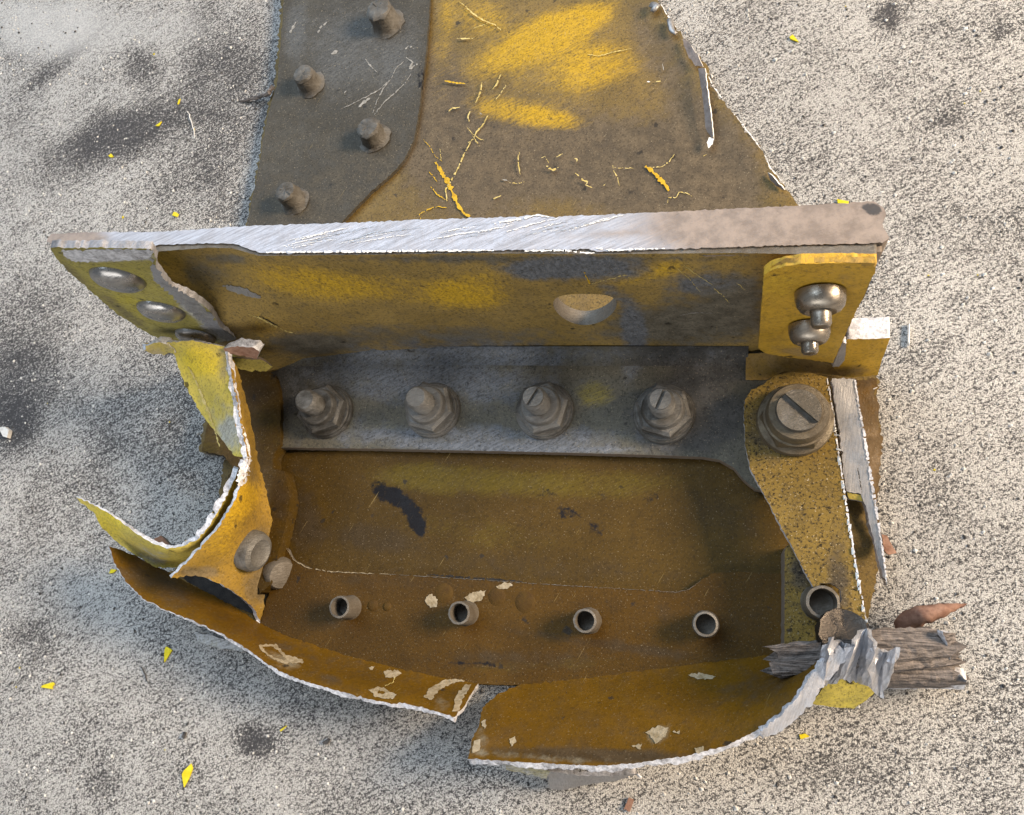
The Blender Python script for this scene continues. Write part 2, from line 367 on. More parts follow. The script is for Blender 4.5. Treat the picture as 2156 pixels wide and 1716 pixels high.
def sub(parent):                          # sub-part offset: children of a part share its frame
    return parent
def patch(name, surf, poly, mat, parent, lift=.00025, th=.0002, jag=0.6, seed=3, step=5, bend=None, shift=None):
    rng = np.random.default_rng(seed)
    b = densify(poly, step, jag, rng); bb = np.array([p[:2] for p in b])
    q = surf.at(bb[:, 0], bb[:, 1], lift); c = surf.at([bb[:, 0].mean()], [bb[:, 1].mean()], lift)
    if shift is not None: q = q + np.array(shift); c = c + np.array(shift)
    co = [Vector((float(x), float(y))) for x, y in bb]; n = len(co)
    vc, ve, vf, *_ = delaunay_2d_cdt(co, [(i, (i + 1) % n) for i in range(n)], [], 1, 1e-4)
    vc = np.array([(v.x, v.y) for v in vc]); q = surf.at(vc[:, 0], vc[:, 1], lift)
    if shift is not None: q = q + np.array(shift)
    f = []
    for t in vf:
        a, b_, c_ = vc[t[0]], vc[t[1]], vc[t[2]]
        ar = (b_[0] - a[0]) * (c_[1] - a[1]) - (b_[1] - a[1]) * (c_[0] - a[0]); f.append(tuple(t) if ar < 0 else tuple(t)[::-1])
    d = ray(vc[:, 0], vc[:, 1]); d /= np.linalg.norm(d, axis=1)[:, None]
    m = len(q); V = np.vstack([q, q + d * th]); F_ = f + [tuple(i + m for i in t[::-1]) for t in f]
    cnt = {(t[i], t[(i + 1) % 3]) for t in f for i in range(3)}
    for e in cnt:
        if (e[1], e[0]) not in cnt: F_.append((e[1], e[0], e[0] + m, e[1] + m))
    return link(name, V, F_, [mat], parent)
def scratch(surf, line, w, mat, parent, name='paint_scratch', seed=0, shift=None):
    rng = np.random.default_rng(seed + 7)
    pts = densify(line, 3.5, .55, rng, closed=False); pts = np.array([p[:2] for p in pts]); n = len(pts)
    t = np.gradient(pts, axis=0); t /= np.maximum(np.hypot(t[:, 0], t[:, 1])[:, None], 1e-6); nr = np.c_[-t[:, 1], t[:, 0]]
    u = np.linspace(0, 1, n); ww = w * (.35 + .65 * np.sin(np.pi * np.clip(u * .9 + .08, 0, 1))) * rng.uniform(.25, 1.25, n)
    A = pts + nr * ww[:, None] * .5; B = pts - nr * ww[:, None] * .5
    qa = surf.at(A[:, 0], A[:, 1], .0003); qb = surf.at(B[:, 0], B[:, 1], .0003)
    if shift is not None: qa = qa + np.array(shift); qb = qb + np.array(shift)
    V = np.vstack([qa, qb]); f = [(i, i + 1, n + i + 1, n + i) for i in range(n - 1) if n < 5 or rng.random() > (.12 if w < 8 else 0)]
    return link(name, V, f, [mat], parent)

def frame(axis):
    z = Vector(axis).normalized()
    if z.z > .9999: return np.eye(3)
    x = z.orthogonal().normalized(); y = z.cross(x); return np.array([x, y, z]).T
def lathe(prof, n=28, c=(0, 0, 0), axis=(0, 0, 1), wob=0.0, seed=0, hexes=()):
    """prof: (r, h) from bottom to top; hexes: profile indices that are six-sided"""
    rng = np.random.default_rng(seed); R = frame(axis); V = []; f = []
    ang = np.linspace(0, 2 * np.pi, n, endpoint=False)
    for k, (r, h) in enumerate(prof):
        rr = np.full(n, r)
        if k in hexes: rr = r * math.cos(math.pi / 6) / np.cos((ang % (math.pi / 3)) - math.pi / 6)
        rr = rr * (1 + rng.normal(0, wob, n)); hh = h + rng.normal(0, wob * .004, n)
        V.append(np.c_[rr * np.cos(ang), rr * np.sin(ang), hh])
    V = np.vstack(V); m = len(prof)
    for k in range(m - 1):
        for i in range(n): f.append((k * n + i, k * n + (i + 1) % n, (k + 1) * n + (i + 1) % n, (k + 1) * n + i))
    f.append(tuple(range((m - 1) * n, m * n))); f.append(tuple(range(n))[::-1])
    return V @ R.T + np.array(c), f
def lathe_obj(name, prof, c, axis=(0, 0, 1), mat='steel', parent=root, n=28, wob=0.0, seed=0, hexes=(), smooth=True):
    V, f = lathe(prof, n, c, axis, wob, seed, hexes)
    o = link(name, V, f, [mat], parent)
    me = o.data; me.polygons.foreach_set('use_smooth', [smooth] * len(me.polygons))
    if smooth:
        e = o.modifiers.new('edges', 'EDGE_SPLIT'); e.split_angle = math.radians(38)
    return o
def prism(name, poly, z0, z1, mat, parent, c=(0, 0, 0), axis=(0, 0, 1)):
    R = frame(axis); n = len(poly); V = np.array([(x, y, z0) for x, y in poly] + [(x, y, z1) for x, y in poly]) @ R.T + np.array(c)
    f = [tuple(range(n))[::-1], tuple(range(n, 2 * n))] + [(i, (i + 1) % n, n + (i + 1) % n, n + i) for i in range(n)]
    return link(name, V, f, [mat], parent)

# ---------------------------------------------------------------- ground
def make_ground():
    xs = np.unique(np.r_[np.linspace(-4, -.62, 8), np.arange(-.6, .26, .005), np.linspace(.28, 4, 8)])
    ys = np.unique(np.r_[np.linspace(-4, -.22, 8), np.arange(-.2, .48, .005), np.linspace(.5, 4, 8)])
    X, Y = np.meshgrid(xs, ys); V = np.c_[X.ravel(), Y.ravel(), np.zeros(X.size)]
    nx, ny = len(xs), len(ys)
    f = [(j * nx + i, j * nx + i + 1, (j + 1) * nx + i + 1, (j + 1) * nx + i) for j in range(ny - 1) for i in range(nx - 1)]
    c = (V - CAM) @ M; px = np.where(c[:, 2] < -.01, CX + F * c[:, 0] / -np.minimum(c[:, 2], -.01), -9999); py = np.where(c[:, 2] < -.01, CY - F * c[:, 1] / -np.minimum(c[:, 2], -.01), -9999)
    st = [(230, 290, 190, 65, -22, 0, .75), (40, 800, 110, 130, 0, 0, .65), (470, 180, 120, 200, 10, 0, .5), (440, 400, 110, 110, 0, 0, .35), (130, 130, 120, 22, -38, 0, .5),
          (300, 140, 40, 60, -30, 0, .5), (30, 900, 60, 60, 0, 0, .5), (540, 1560, 55, 40, 20, 0, .9), (1870, 35, 40, 40, 40, 0, .9), (2110, 65, 30, 25, 0, 0, .8), (1990, 250, 50, 25, 0, 0, .5),
          (1760, 1640, 180, 60, 0, 0, .2), (60, 1330, 60, 35, 0, 0, .35), (220, 1640, 60, 40, 0, 0, .3), (2020, 640, 60, 30, -20, 0, .35), (1960, 740, 80, 40, -20, 0, .3),
          (330, 860, 130, 180, 0, 0, .25), (150, 1000, 150, 120, 0, 0, .18), (100, 620, 130, 90, 0, 0, .2),
          (110, 60, 190, 90, 0, 1, .9), (360, 60, 140, 70, 0, 1, .5), (200, 460, 160, 40, 0, 1, .3), (700, 1600, 250, 90, 10, 1, .35), (330, 520, 200, 40, 0, 1, .3), (1800, 1500, 300, 90, 0, 1, .25)]
    w = wearmask(px, py, (0, 0, 0, 0), st)
    o = link('ground', V, f, ['concrete'], None, None, None, {'stain': w}); o['kind'] = 'structure'; return o
make_ground()

# ---------------------------------------------------------------- base plate and doublers
skin_pts = [(594, -70), (588, 50), (577, 180), (568, 205), (556, 250), (543, 330), (527, 410), (515, 470), (480, 640), (440, 860), (425, 905), (418, 950), (470, 954), (545, 956), (470, 966),
  (459, 1060), (440, 1130), (395, 1185), (352, 1206), (430, 1255), (545, 1318), (600, 1345), (750, 1392), (900, 1427), (1000, 1442), (1050, 1440), (1097, 1444), (1250, 1432), (1400, 1412), (1560, 1392), (1650, 1382), (1740, 1375), (1800, 1345),
  (1830, 1290), (1846, 1220), (1858, 1140), (1838, 1080), (1850, 1000), (1858, 925), (1846, 860), (1850, 797), (1790, 640), (1680, 432), (1652, 395), (1620, 360), (1605, 322), (1575, 285),
  (1540, 240), (1520, 215), (1497, 185), (1492, 145), (1470, 120), (1440, 85), (1425, 62), (1405, 35), (1385, 5), (1370, -30), (1350, -70)]
skin_blobs = [(1130, 90, 170, 45, -22, 1, .55), (1200, 40, 150, 40, -18, 1, .42), (1250, 140, 110, 60, -10, 1, .42), (1150, 130, 250, 170, 0, 1, .27), (1090, 235, 150, 34, 10, 1, .40), (1170, 250, 90, 20, 8, 1, .25), (1000, 30, 80, 60, 0, 1, .28), (930, 60, 30, 200, 4, 1, .25),
  (1300, 350, 330, 120, 15, 0, .75), (1000, 330, 200, 170, 0, 0, .6), (1480, 330, 160, 130, 40, 0, .6), (1400, 120, 60, 160, -28, 0, .35), (930, 200, 60, 140, 0, 0, .5),
  # floor
  (868, 1078, 70, 28, 55, 3, .70), (815, 1040, 55, 30, 25, 3, .64), (880, 1110, 14, 40, -25, 3, .55), (1195, 1080, 42, 22, 20, 3, .5), (1255, 1110, 40, 20, 40, 3, .46), (1380, 1050, 40, 20, 0, 3, .4), (1150, 1040, 40, 12, 0, 3, .42), (1310, 1025, 26, 10, 0, 3, .42),
  (950, 1010, 220, 45, 2, 1, .6), (880, 1000, 80, 40, 0, 1, .3), (1250, 1020, 220, 45, 0, 1, .5), (1000, 1120, 260, 50, 8, 1, .3), (780, 1130, 150, 40, 5, 0, .5), (1100, 1190, 400, 40, 3, 0, .3), (1500, 1080, 120, 60, 20, 0, .3), (640, 1090, 50, 110, 0, 0, .5)]
def skin_bend(vc, top):
    t = top.copy(); px, py = vc[:, 0], vc[:, 1]
    t[:, 2] += .0022 * np.exp(-((px - (1390 + (py) * .62)) / 60) ** 2) * (py < 520)      # torn edge kicks up a little
    t[:, 2] += .0007 * (np.sin(px * .011 + 1) * np.sin(py * .013) - 1)
    return t
skin, S_skin = sheet('web_plate', skin_pts, .0028, ('skin', 'edge_dirty'), 9, 2.0, (.25, .05, 0, 0), skin_blobs, off=(0, 0, -1), seed=4, bend=skin_bend)
# floor bay (amber) between the bolt flange and the doubler
floor_pts = [(560, 955), (1000, 940), (1500, 955), (1660, 1010), (1700, 1200), (1655, 1215), (1650, 1384), (1560, 1393), (1400, 1413), (1250, 1433), (1097, 1444), (1000, 1442), (900, 1428), (750, 1393), (600, 1346), (545, 1318), (500, 1250), (470, 1130), (480, 1000)]
floor, S_floor = sheet('floor_panel', [(x, y, .0012) for x, y in floor_pts], .001, ('floor', 'edge_dirty'), 9, .4, (.12, .05, 0, 0), [b for b in skin_blobs if b[1] > 960], off=(0, 0, -1), seed=5)
low_pts = [(600, 1148), (618, 1178), (650, 1195), (700, 1203), (900, 1213), (1130, 1228), (1300, 1238), (1425, 1246), (1450, 1240), (1475, 1222), (1500, 1207), (1560, 1204), (1652, 1208), (1650, 1386), (1560, 1398), (1400, 1420), (1250, 1438), (1096, 1443), (1004, 1440), (900, 1434), (750, 1398), (600, 1350), (545, 1318), (575, 1220)]
low_blobs = [(1150, 1400, 260, 22, -3, 1, .35), (1100, 1390, 250, 30, 0, 0, .45), (850, 1225, 260, 20, 2, 0, .35), (680, 1290, 100, 60, 0, 0, .3), (1500, 1300, 200, 60, 0, 0, .25), (960, 1395, 40, 9, 5, 3, .5), (1030, 1400, 60, 8, 8, 3, .5), (1300, 1360, 300, 15, 8, 0, .5)]
low, S_low = sheet('doubler_strip', [(x, y, .0034) for x, y in low_pts], .0018, ('strip', 'tube'), 9, .6, (.1, 0, 0, 0), low_blobs, off=(0, 0, -1), seed=6)
grey_pts = [(600, -70), (906, -70), (904, 20), (898, 100), (888, 180), (880, 245), (872, 292), (852, 335), (822, 368), (785, 400), (745, 440), (700, 490), (640, 600), (500, 600), (521, 470), (533, 410), (549, 330), (562, 250), (574, 205), (583, 180), (594, 50)]
grey_blobs = [(730, 100, 120, 160, 10, 2, .5), (850, 120, 60, 130, 5, 2, .45), (620, 60, 30, 90, 5, 2, .5), (640, 430, 120, 70, 0, 0, .5), (780, 360, 120, 60, 0, 0, .4), (700, 30, 100, 40, 0, 3, .28), (885, 160, 12, 60, 5, 3, .5)]
grey, S_grey = sheet('corner_doubler', [(x, y, .0022) for x, y in grey_pts], .0020, ('grey', 'grey'), 9, .7, (.2, 0, .1, 0), grey_blobs, off=(0, 0, -1), seed=7)

# ---------------------------------------------------------------- bolt flange and spar wall
for k, (ln, w_, m_) in enumerate((([(600, 1150), (618, 1179), (650, 1196), (700, 1204), (820, 1209)], 2.2, 'chipped_and_highlight'), ([(820, 1209), (1000, 1220), (1130, 1229), (1300, 1239)], 1.5, 'tube'), ([(900, 1210), (1000, 1217), (1100, 1224)], 5, 'dark'), ([(1300, 1239), (1425, 1247), (1452, 1240), (1476, 1222)], 1.4, 'tube'))):
    scratch(S_low, ln, w_, m_, low, 'painted_step_line', 300 + k)  # painted highlight along the strip's step, with a dark line beside it
fl_pts = [(545, 752), (800, 733), (1000, 727), (1300, 727), (1640, 727), (1655, 900), (1640, 1040), (1590, 1030), (1568, 1012), (1545, 985), (1515, 968), (1480, 962), (1400, 959), (1200, 953), (1000, 949), (800, 945), (575, 942), (560, 850)]
fl_wear_shade_blobs = [(900, 800, 330, 60, 2, 2, .55), (1000, 920, 400, 34, 1, 2, .5), (760, 805, 40, 18, 0, 1, .55), (1050, 810, 50, 22, 0, 1, .5), (800, 900, 70, 14, 0, 1, .35), (1250, 830, 60, 40, 0, 1, .55), (1060, 780, 90, 20, 0, 1, .3),
   (1120, 768, 35, 26, 0, 3, .4), (905, 770, 30, 26, 0, 3, .4), (1450, 880, 150, 90, 0, 0, .8), (1500, 770, 120, 50, 0, 0, .6), (600, 820, 60, 80, 0, 0, .7), (640, 770, 90, 30, 0, 0, .4), (1330, 770, 40, 60, 0, 2, .4), (1100, 945, 300, 9, 1, 2, .6)]  # sheen, bolt shade smears and shaded right end painted in among the wear
flange, S_fl = sheet('cap_flange', [(x, y, .0065) for x, y in fl_pts], .005, ('flange', 'edge_dirty'), 9, .3, (.25, 0, .15, 0), fl_wear_shade_blobs, off=(0, 0, -1), seed=8)

ZT = .090
wall_pts = [(250, 540, .086), (330, 525, ZT), (440, 517, ZT), (490, 518, ZT), (545, 534, ZT), (800, 531, ZT), (1000, 528, ZT), (1250, 530, ZT), (1550, 527, ZT), (1700, 530, ZT), (1846, 535, ZT),
  (1845, 552, .082), (1820, 620, .058), (1795, 660, .040), (1785, 700, .026), (1770, 737, .0066), (1560, 736, .0066), (1250, 734, .0066), (1000, 735, .0066), (800, 740, .0066), (640, 752, .0066), (560, 790, .0040), (400, 680, .045)]
hole = [(1232 + 67 * math.cos(t), 641 + 33 * math.sin(t) - 6 * math.cos(2 * t)) for t in np.linspace(0, 2 * math.pi, 40, endpoint=False)]
wall_blobs = [(640, 590, 190, 50, 10, 1, .55), (880, 610, 240, 45, 10, 1, .42), (1010, 600, 120, 50, 0, 1, .5), (560, 690, 60, 50, 30, 1, .3), (1340, 575, 90, 30, -12, 1, .45), (1420, 560, 60, 30, 0, 1, .35), (430, 570, 70, 40, 20, 0, .5),
   (1250, 560, 160, 40, 0, 2, .6), (1130, 565, 90, 30, 0, 2, .5), (1490, 590, 120, 32, -4, 2, .6), (1420, 680, 200, 60, 0, 0, .7), (1560, 640, 80, 80, 0, 0, .5), (1335, 690, 36, 80, -8, 2, 1.0), (1200, 555, 220, 30, 0, 2, .35), (950, 725, 330, 22, 0, 2, .5), (1500, 600, 150, 50, 0, 0, .4), (1290, 615, 40, 22, 20, 2, .6), (900, 705, 400, 34, 0, 0, .5), (650, 725, 120, 30, 0, 0, .6), (1100, 540, 500, 12, 0, 0, .6), (480, 540, 60, 14, 5, 0, .6)]
YS = (0, -.0008, 0)
wall, S_wall = sheet('spar_web', wall_pts, .0055, ('wall', 'tube'), 9, .3, (.12, 0, 0, 0), wall_blobs, off=(0, 1, 0), holes=[hole], seed=9, shift=YS)
# fillet where wall meets the flange
fx = np.linspace(600, 1575, 60); rows = []
for t in np.linspace(0, 1, 7):
    a = t * math.pi / 2; rows.append((1 - math.sin(a), 1 - math.cos(a)))
V = []; 
for x in fx:
    yb = 741 if x < 800 else 737
    c = P(x, yb, .0066)
    for (u, v) in rows: V.append(c + np.array([0, -.0008 - .006 * u + .0003, .006 * v - .0001]))
f = [(i * 7 + j, (i + 1) * 7 + j, (i + 1) * 7 + j + 1, i * 7 + j + 1) for i in range(len(fx) - 1) for j in range(6)]
link('root_fillet', V, f, ['flange'], root, None, [True] * len(f), {'wear': wearmask(np.repeat(fx, 7), np.full(len(fx) * 7, 740.), (.4, 0, .25, 0), [(950, 740, 330, 60, 0, 2, .4), (1500, 740, 200, 60, 0, 0, .6)])})  # carries on the flange's painted sheen and shaded right end

bar_pts = [(98, 508), (108, 492), (200, 489), (330, 488), (420, 483), (520, 476), (750, 468), (1000, 459), (1090, 457), (1140, 452), (1165, 457), (1400, 446), (1600, 437), (1780, 428), (1838, 423), (1860, 436), (1866, 452), (1858, 470), (1864, 485), (1872, 500), (1858, 512),
           (1700, 515), (1550, 520), (1350, 526), (1262, 530), (1240, 524), (1190, 526), (1000, 527), (800, 530), (560, 533), (543, 531), (515, 521), (490, 513), (440, 512), (330, 516), (290, 520), (120, 521)]
bar, S_bar = sheet('cap_edge', [(x, y, ZT + .0006) for x, y in bar_pts], .012, ('bar', 'edge_dirty'), 9, .9, (0, 0, 0, 0), [(1640, 470, 420, 120, 0, 0, .9), (1850, 470, 300, 120, 0, 0, .5), (150, 500, 110, 30, 0, 0, .8), (1835, 440, 34, 18, 20, 3, .9), (1780, 505, 60, 6, 0, 3, .5), (1190, 500, 200, 12, -4, 0, .3)], off=(0, 0, -1), seed=10)
# rolled lower lip of the cap at the right-hand end
sheet('cap_bead', [(1480, 524, ZT - .001), (1600, 521, ZT - .001), (1700, 518, ZT - .001), (1856, 514, ZT - .001), (1850, 534, ZT - .010), (1842, 545, ZT - .013), (1700, 541, ZT - .012), (1600, 541, ZT - .012), (1520, 532, ZT - .006)], .004, ('bar_brown', 'edge_dirty'), 10, .5, off=(0, 1, 0), seed=12, shift=(0, -.0022, 0))
for ln in ([(1255, 522), (1290, 527), (1330, 525), (1400, 523)], [(1105, 528), (1180, 527), (1245, 533), (1258, 530)], [(560, 531), (700, 530), (900, 528), (1040, 527)], [(1040, 470), (1100, 460), (1130, 453), (1160, 457)]):
    scratch(S_bar, ln, 5, 'white', bar, 'burr', len(ln))

rs = np.random.default_rng(12)
for k in range(34):
    x0 = rs.uniform(575, 1280); yc = 532 - (x0 - 540) * .052; L = rs.uniform(30, 120); y0 = yc - rs.uniform(6, 30); x1 = x0 + L; y1 = max(y0 - L * rs.uniform(.12, .3), 500 - (x1 - 540) * .052 - 12)
    scratch(S_bar, [(x0, y0), ((x0 + x1) / 2, (y0 + y1) / 2 - 1.5), (x1, y1)], rs.uniform(1.0, 2.2), 'white' if rs.random() < .6 else 'sheared', bar, 'saw_mark', 400 + k)
# ---------------------------------------------------------------- left end of the wall: riveted end plate
yl = .0930
end_pts = [(106, 522), (200, 521), (318, 524), (330, 545), (328, 565), (348, 590), (358, 606), (395, 622), (425, 640), (447, 660), (462, 688), (490, 705), (522, 728), (545, 760), (480, 770), (420, 745), (350, 722), (300, 695), (245, 660), (190, 612), (140, 568), (116, 540)]
end, S_end = sheet('end_plate', end_pts, .0025, ('olive', 'fracture'), 8, .9, (.15, .25, 0, 0), [(400, 640, 40, 26, 35, 2, .9), (460, 700, 70, 22, 35, 2, .9), (345, 590, 40, 16, 40, 2, .9), (230, 540, 120, 15, 0, 2, .9), (150, 575, 60, 16, 40, 0, .5), (260, 655, 90, 14, 38, 0, .5), (280, 640, 60, 20, 30, 1, .4)], off=(0, 1, 0), y=yl, seed=14)
patch('bare_strip', S_end, [(128, 528), (250, 524), (322, 527), (318, 541), (300, 548), (230, 549), (160, 552), (142, 545)], 'edge', end, .0004, .0003, 1.2, 3)
patch('torn_face', S_end, [(318, 542), (330, 566), (350, 592), (398, 624), (446, 662), (462, 690), (522, 730), (490, 724), (450, 700), (425, 680), (395, 655), (372, 632), (350, 612), (322, 590), (318, 566)], 'fracture', end, .0005, .0004, 2.5, 9, 4)
for (x, y_, r) in ((249, 585, .0088), (340, 652, .0086), (412, 706, .0080)):
    c = Py(x, y_, yl)
    lathe_obj('rivet', [(r, -.0005), (r, .0004), (r * .93, .0016), (r * .75, .0028), (r * .45, .0036), (r * .12, .0039)], c, (0, -1, 0), 'rivet', root, 32)

# ---------------------------------------------------------------- left end bracket and torn sheets
foot_pts = [(470, 760), (545, 768), (578, 790), (587, 815), (591, 870), (589, 936), (575, 962), (574, 985), (598, 992), (606, 1020), (612, 1052), (600, 1110), (590, 1150), (570, 1230), (548, 1250), (520, 1180), (500, 1000), (470, 958), (424, 950), (440, 880)]
foot, S_foot = sheet('end_bracket', [(x, y, .009) for x, y in foot_pts], .007, ('floor', 'floor'), 8, .8, (.35, .1, 0, 0), [(560, 900, 50, 90, 0, 1, .25), (545, 830, 40, 30, 0, 0, .4), (590, 1060, 20, 50, 0, 0, .3), (450, 930, 40, 40, 0, 1, .35), (575, 790, 16, 16, 0, 3, .6), (590, 1020, 20, 14, 0, 3, .4)], off=(0, 0, -1), seed=15)
A_top = [(478, 735, .050), (487, 790, .048), (500, 860, .046), (512, 920, .045), (523, 968, .045), (507, 1020, .045), (490, 1062, .0445), (462, 1108, .043), (430, 1145, .042), (395, 1182, .041), (360, 1217, .040)]
A_bot = [(392, 1212, .036), (430, 1216, .031), (470, 1232, .024), (510, 1258, .015), (536, 1283, .008), (549, 1312, .0035), (556, 1270, .0035), (570, 1205, .0045), (577, 1150, .006), (573, 1095, .009), (560, 1030, .013), (545, 975, .018), (532, 905, .026), (515, 830, .036), (500, 775, .044)]
shA, S_A = sheet('torn_rib', A_top + A_bot, .0018, ('rib', 'edge'), 8, 1.1, (.1, .1, .0, 0), [(505, 1060, 40, 70, 35, 1, .7), (470, 1140, 60, 40, -30, 1, .4), (540, 1240, 40, 50, 0, 0, .7), (420, 1205, 60, 16, 0, 0, .7), (555, 1150, 24, 80, 0, 0, .6), (530, 1000, 12, 60, -14, 0, .5)], seed=16)
B_pts = [(503, 985, .043), (488, 1020, .043), (465, 1068, .042), (440, 1108, .041), (415, 1136, .040), (385, 1150, .040), (352, 1155, .040), (318, 1142, .040), (285, 1122, .040), (255, 1098, .040), (225, 1078, .040), (195, 1062, .040), (160, 1046, .040), (166, 1054, .039), (200, 1082, .036), (212, 1108, .031), (240, 1136, .024), (280, 1165, .018), (330, 1196, .014), (380, 1195, .016), (430, 1160, .022), (470, 1100, .030), (498, 1020, .037)]
shB, S_B = sheet('outer_torn_strip', B_pts, .0019, ('fresh', 'edge'), 8, .9, (.1, .2, 0, 0), [(230, 1100, 50, 30, 40, 1, .5), (320, 1170, 60, 24, 30, 2, .5)], seed=17, thf=lambda x, y: np.clip((x - 120) / 240, .3, 1.1))
Y_pts = [(349, 722, .051), (400, 716, .053), (474, 730, .051), (480, 742, .0505), (484, 790, .048), (497, 860, .046), (508, 915, .045), (516, 962, .0445), (494, 960, .041), (458, 914, .036), (424, 872, .036), (388, 808, .040), (366, 746, .046)]
shY, S_Y = sheet('folded_tab', Y_pts, .0022, ('fresh', 'edge'), 8, 1.0, (.05, .25, 0, 0), [(420, 760, 50, 40, 20, 1, .6), (470, 860, 60, 60, 60, 2, .35), (490, 920, 50, 40, 60, 2, .6), (470, 770, 20, 50, 0, 0, .5), (430, 740, 60, 10, 0, 0, .4)], seed=18)
scratch(S_Y, [(396, 772), (412, 800), (425, 835), (440, 870), (452, 905), (462, 940)], 6, 'scratch', shY)
# white torn rim running down the fold
scratch(S_Y, [(476, 740), (484, 790), (497, 860), (508, 915), (516, 960)], 11, 'edge', shY, 'torn_rim', 3)
patch('torn_rim', S_A, [(506, 968), (528, 962), (527, 985), (516, 1018), (503, 1028), (500, 1000)], 'edge', shA, .0006, .0004, 2.5, 4, 4)
sheet('curled_lip', [(470, 733, .052), (500, 729, .053), (535, 732, .052), (547, 742, .050), (541, 755, .046), (520, 752, .046), (497, 747, .048), (478, 742, .050)], .0035, ('rusty', 'edge'), 8, 1.0, seed=19)
sheet('olive_tongue', [(480, 750, .040), (520, 757, .038), (548, 757, .036), (574, 772, .030), (560, 782, .030), (520, 780, .034), (490, 772, .038)], .0015, ('olive', 'edge_dirty'), 8, 1.0, (.1, .1, 0, 0), seed=20)
sheet('torn_point', [(302, 738, .050), (312, 726, .051), (330, 722, .052), (356, 724, .051), (368, 745, .048), (345, 748, .046), (318, 744, .047)], .003, ('fresh', 'edge'), 7, 1.8, (.5, .1, 0, .2), seed=21)
sheet('corner_scrap', [(300, 1150, .012), (338, 1127, .012), (372, 1160, .012), (340, 1190, .010)], .0015, ('rusty', 'edge_dirty'), 8, .6, seed=22)
sheet('cavity_shade_pad', [(372, 1208, .0012), (430, 1190, .0012), (520, 1215, .0012), (552, 1300, .0035), (480, 1272, .0022), (420, 1240, .0022)], .0008, ('dark', 'dark'), 9, .5, off=(0, 0, -1), seed=23)  # black pad added to paint deep shade into the opening under the rib
# two fasteners on the torn rib
c = S_A.at([527], [1158])[0]; n_ = np.cross(S_A.at([537], [1158])[0] - c, S_A.at([527], [1148])[0] - c); n_ /= np.linalg.norm(n_)
if n_.dot(CAM - c) < 0: n_ = -n_
lathe_obj('rivet', [(.0082, -.001), (.0082, .0022), (.0074, .0042), (.0055, .0052), (.0046, .0046), (.001, .0043)], c, tuple(n_), 'nut', root, 30, .004, 3)
c = P(588, 1206, .004); lathe_obj('rivet', [(.0066, -.003), (.0066, .0015), (.0056, .003), (.0025, .0036)], c, (.80, -.25, .45), 'tube', root, 26, .01, 5)

# ---------------------------------------------------------------- lower lips
L_out = [(230, 1150, .030), (240, 1185, .030), (268, 1228, .030), (300, 1260, .030), (350, 1285, .029), (400, 1304, .028), (460, 1332, .027), (520, 1366, .026), (565, 1400, .0255), (610, 1424, .025), (660, 1440, .025), (700, 1452, .025), (770, 1470, .025), (830, 1482, .025), (852, 1480, .025), (900, 1493, .025), (958, 1510, .025)]
L_in = [(975, 1490, .020), (992, 1462, .012), (1008, 1438, .003), (900, 1420, .0032), (750, 1385, .0032), (600, 1337, .0034), (546, 1311, .004), (480, 1270, .005), (420, 1240, .007), (350, 1202, .010), (290, 1172, .016), (255, 1158, .024)]
lipL, S_lL = sheet('lower_lip', L_out + L_in, .0017, ('lip', 'edge'), 8, 1.0, (.05, .1, 0, 0), [(330, 1230, 130, 40, 25, 0, .6), (700, 1390, 300, 22, 16, 0, .35), (600, 1395, 60, 20, 25, 2, .55), (690, 1430, 60, 18, 15, 0, .5), (930, 1480, 40, 26, -50, 2, .4)], seed=24, thf=lambda x, y: np.clip((x - 230) / 420, .28, 1.0))
R_out = [(985, 1598, .028), (1040, 1600, .029), (1100, 1605, .030), (1160, 1608, .030), (1250, 1612, .031), (1350, 1606, .032), (1450, 1590, .033), (1530, 1570, .034), (1600, 1534, .035), (1650, 1495, .035), (1690, 1450, .036), (1715, 1420, .036), (1735, 1390, .036)]
R_in = [(1720, 1375, .026), (1690, 1380, .012), (1650, 1376, .0034), (1560, 1386, .0034), (1400, 1406, .0034), (1250, 1426, .0034), (1095, 1442, .0034), (1050, 1460, .008), (1016, 1490, .014), (1008, 1530, .020), (992, 1560, .024)]
lipR, S_lR = sheet('lower_lip', R_out[::1] + R_in, .0024, ('lip', 'edge'), 8, .9, (.08, 0, 0, 0), [(1250, 1590, 330, 22, 2, 0, .7), (1130, 1594, 200, 12, 4, 2, .5), (1390, 1545, 40, 22, -30, 2, .5), (1015, 1560, 22, 50, 8, 2, .35), (1300, 1470, 200, 50, -5, 1, .3), (1600, 1440, 120, 50, -20, 0, .4)], seed=25)
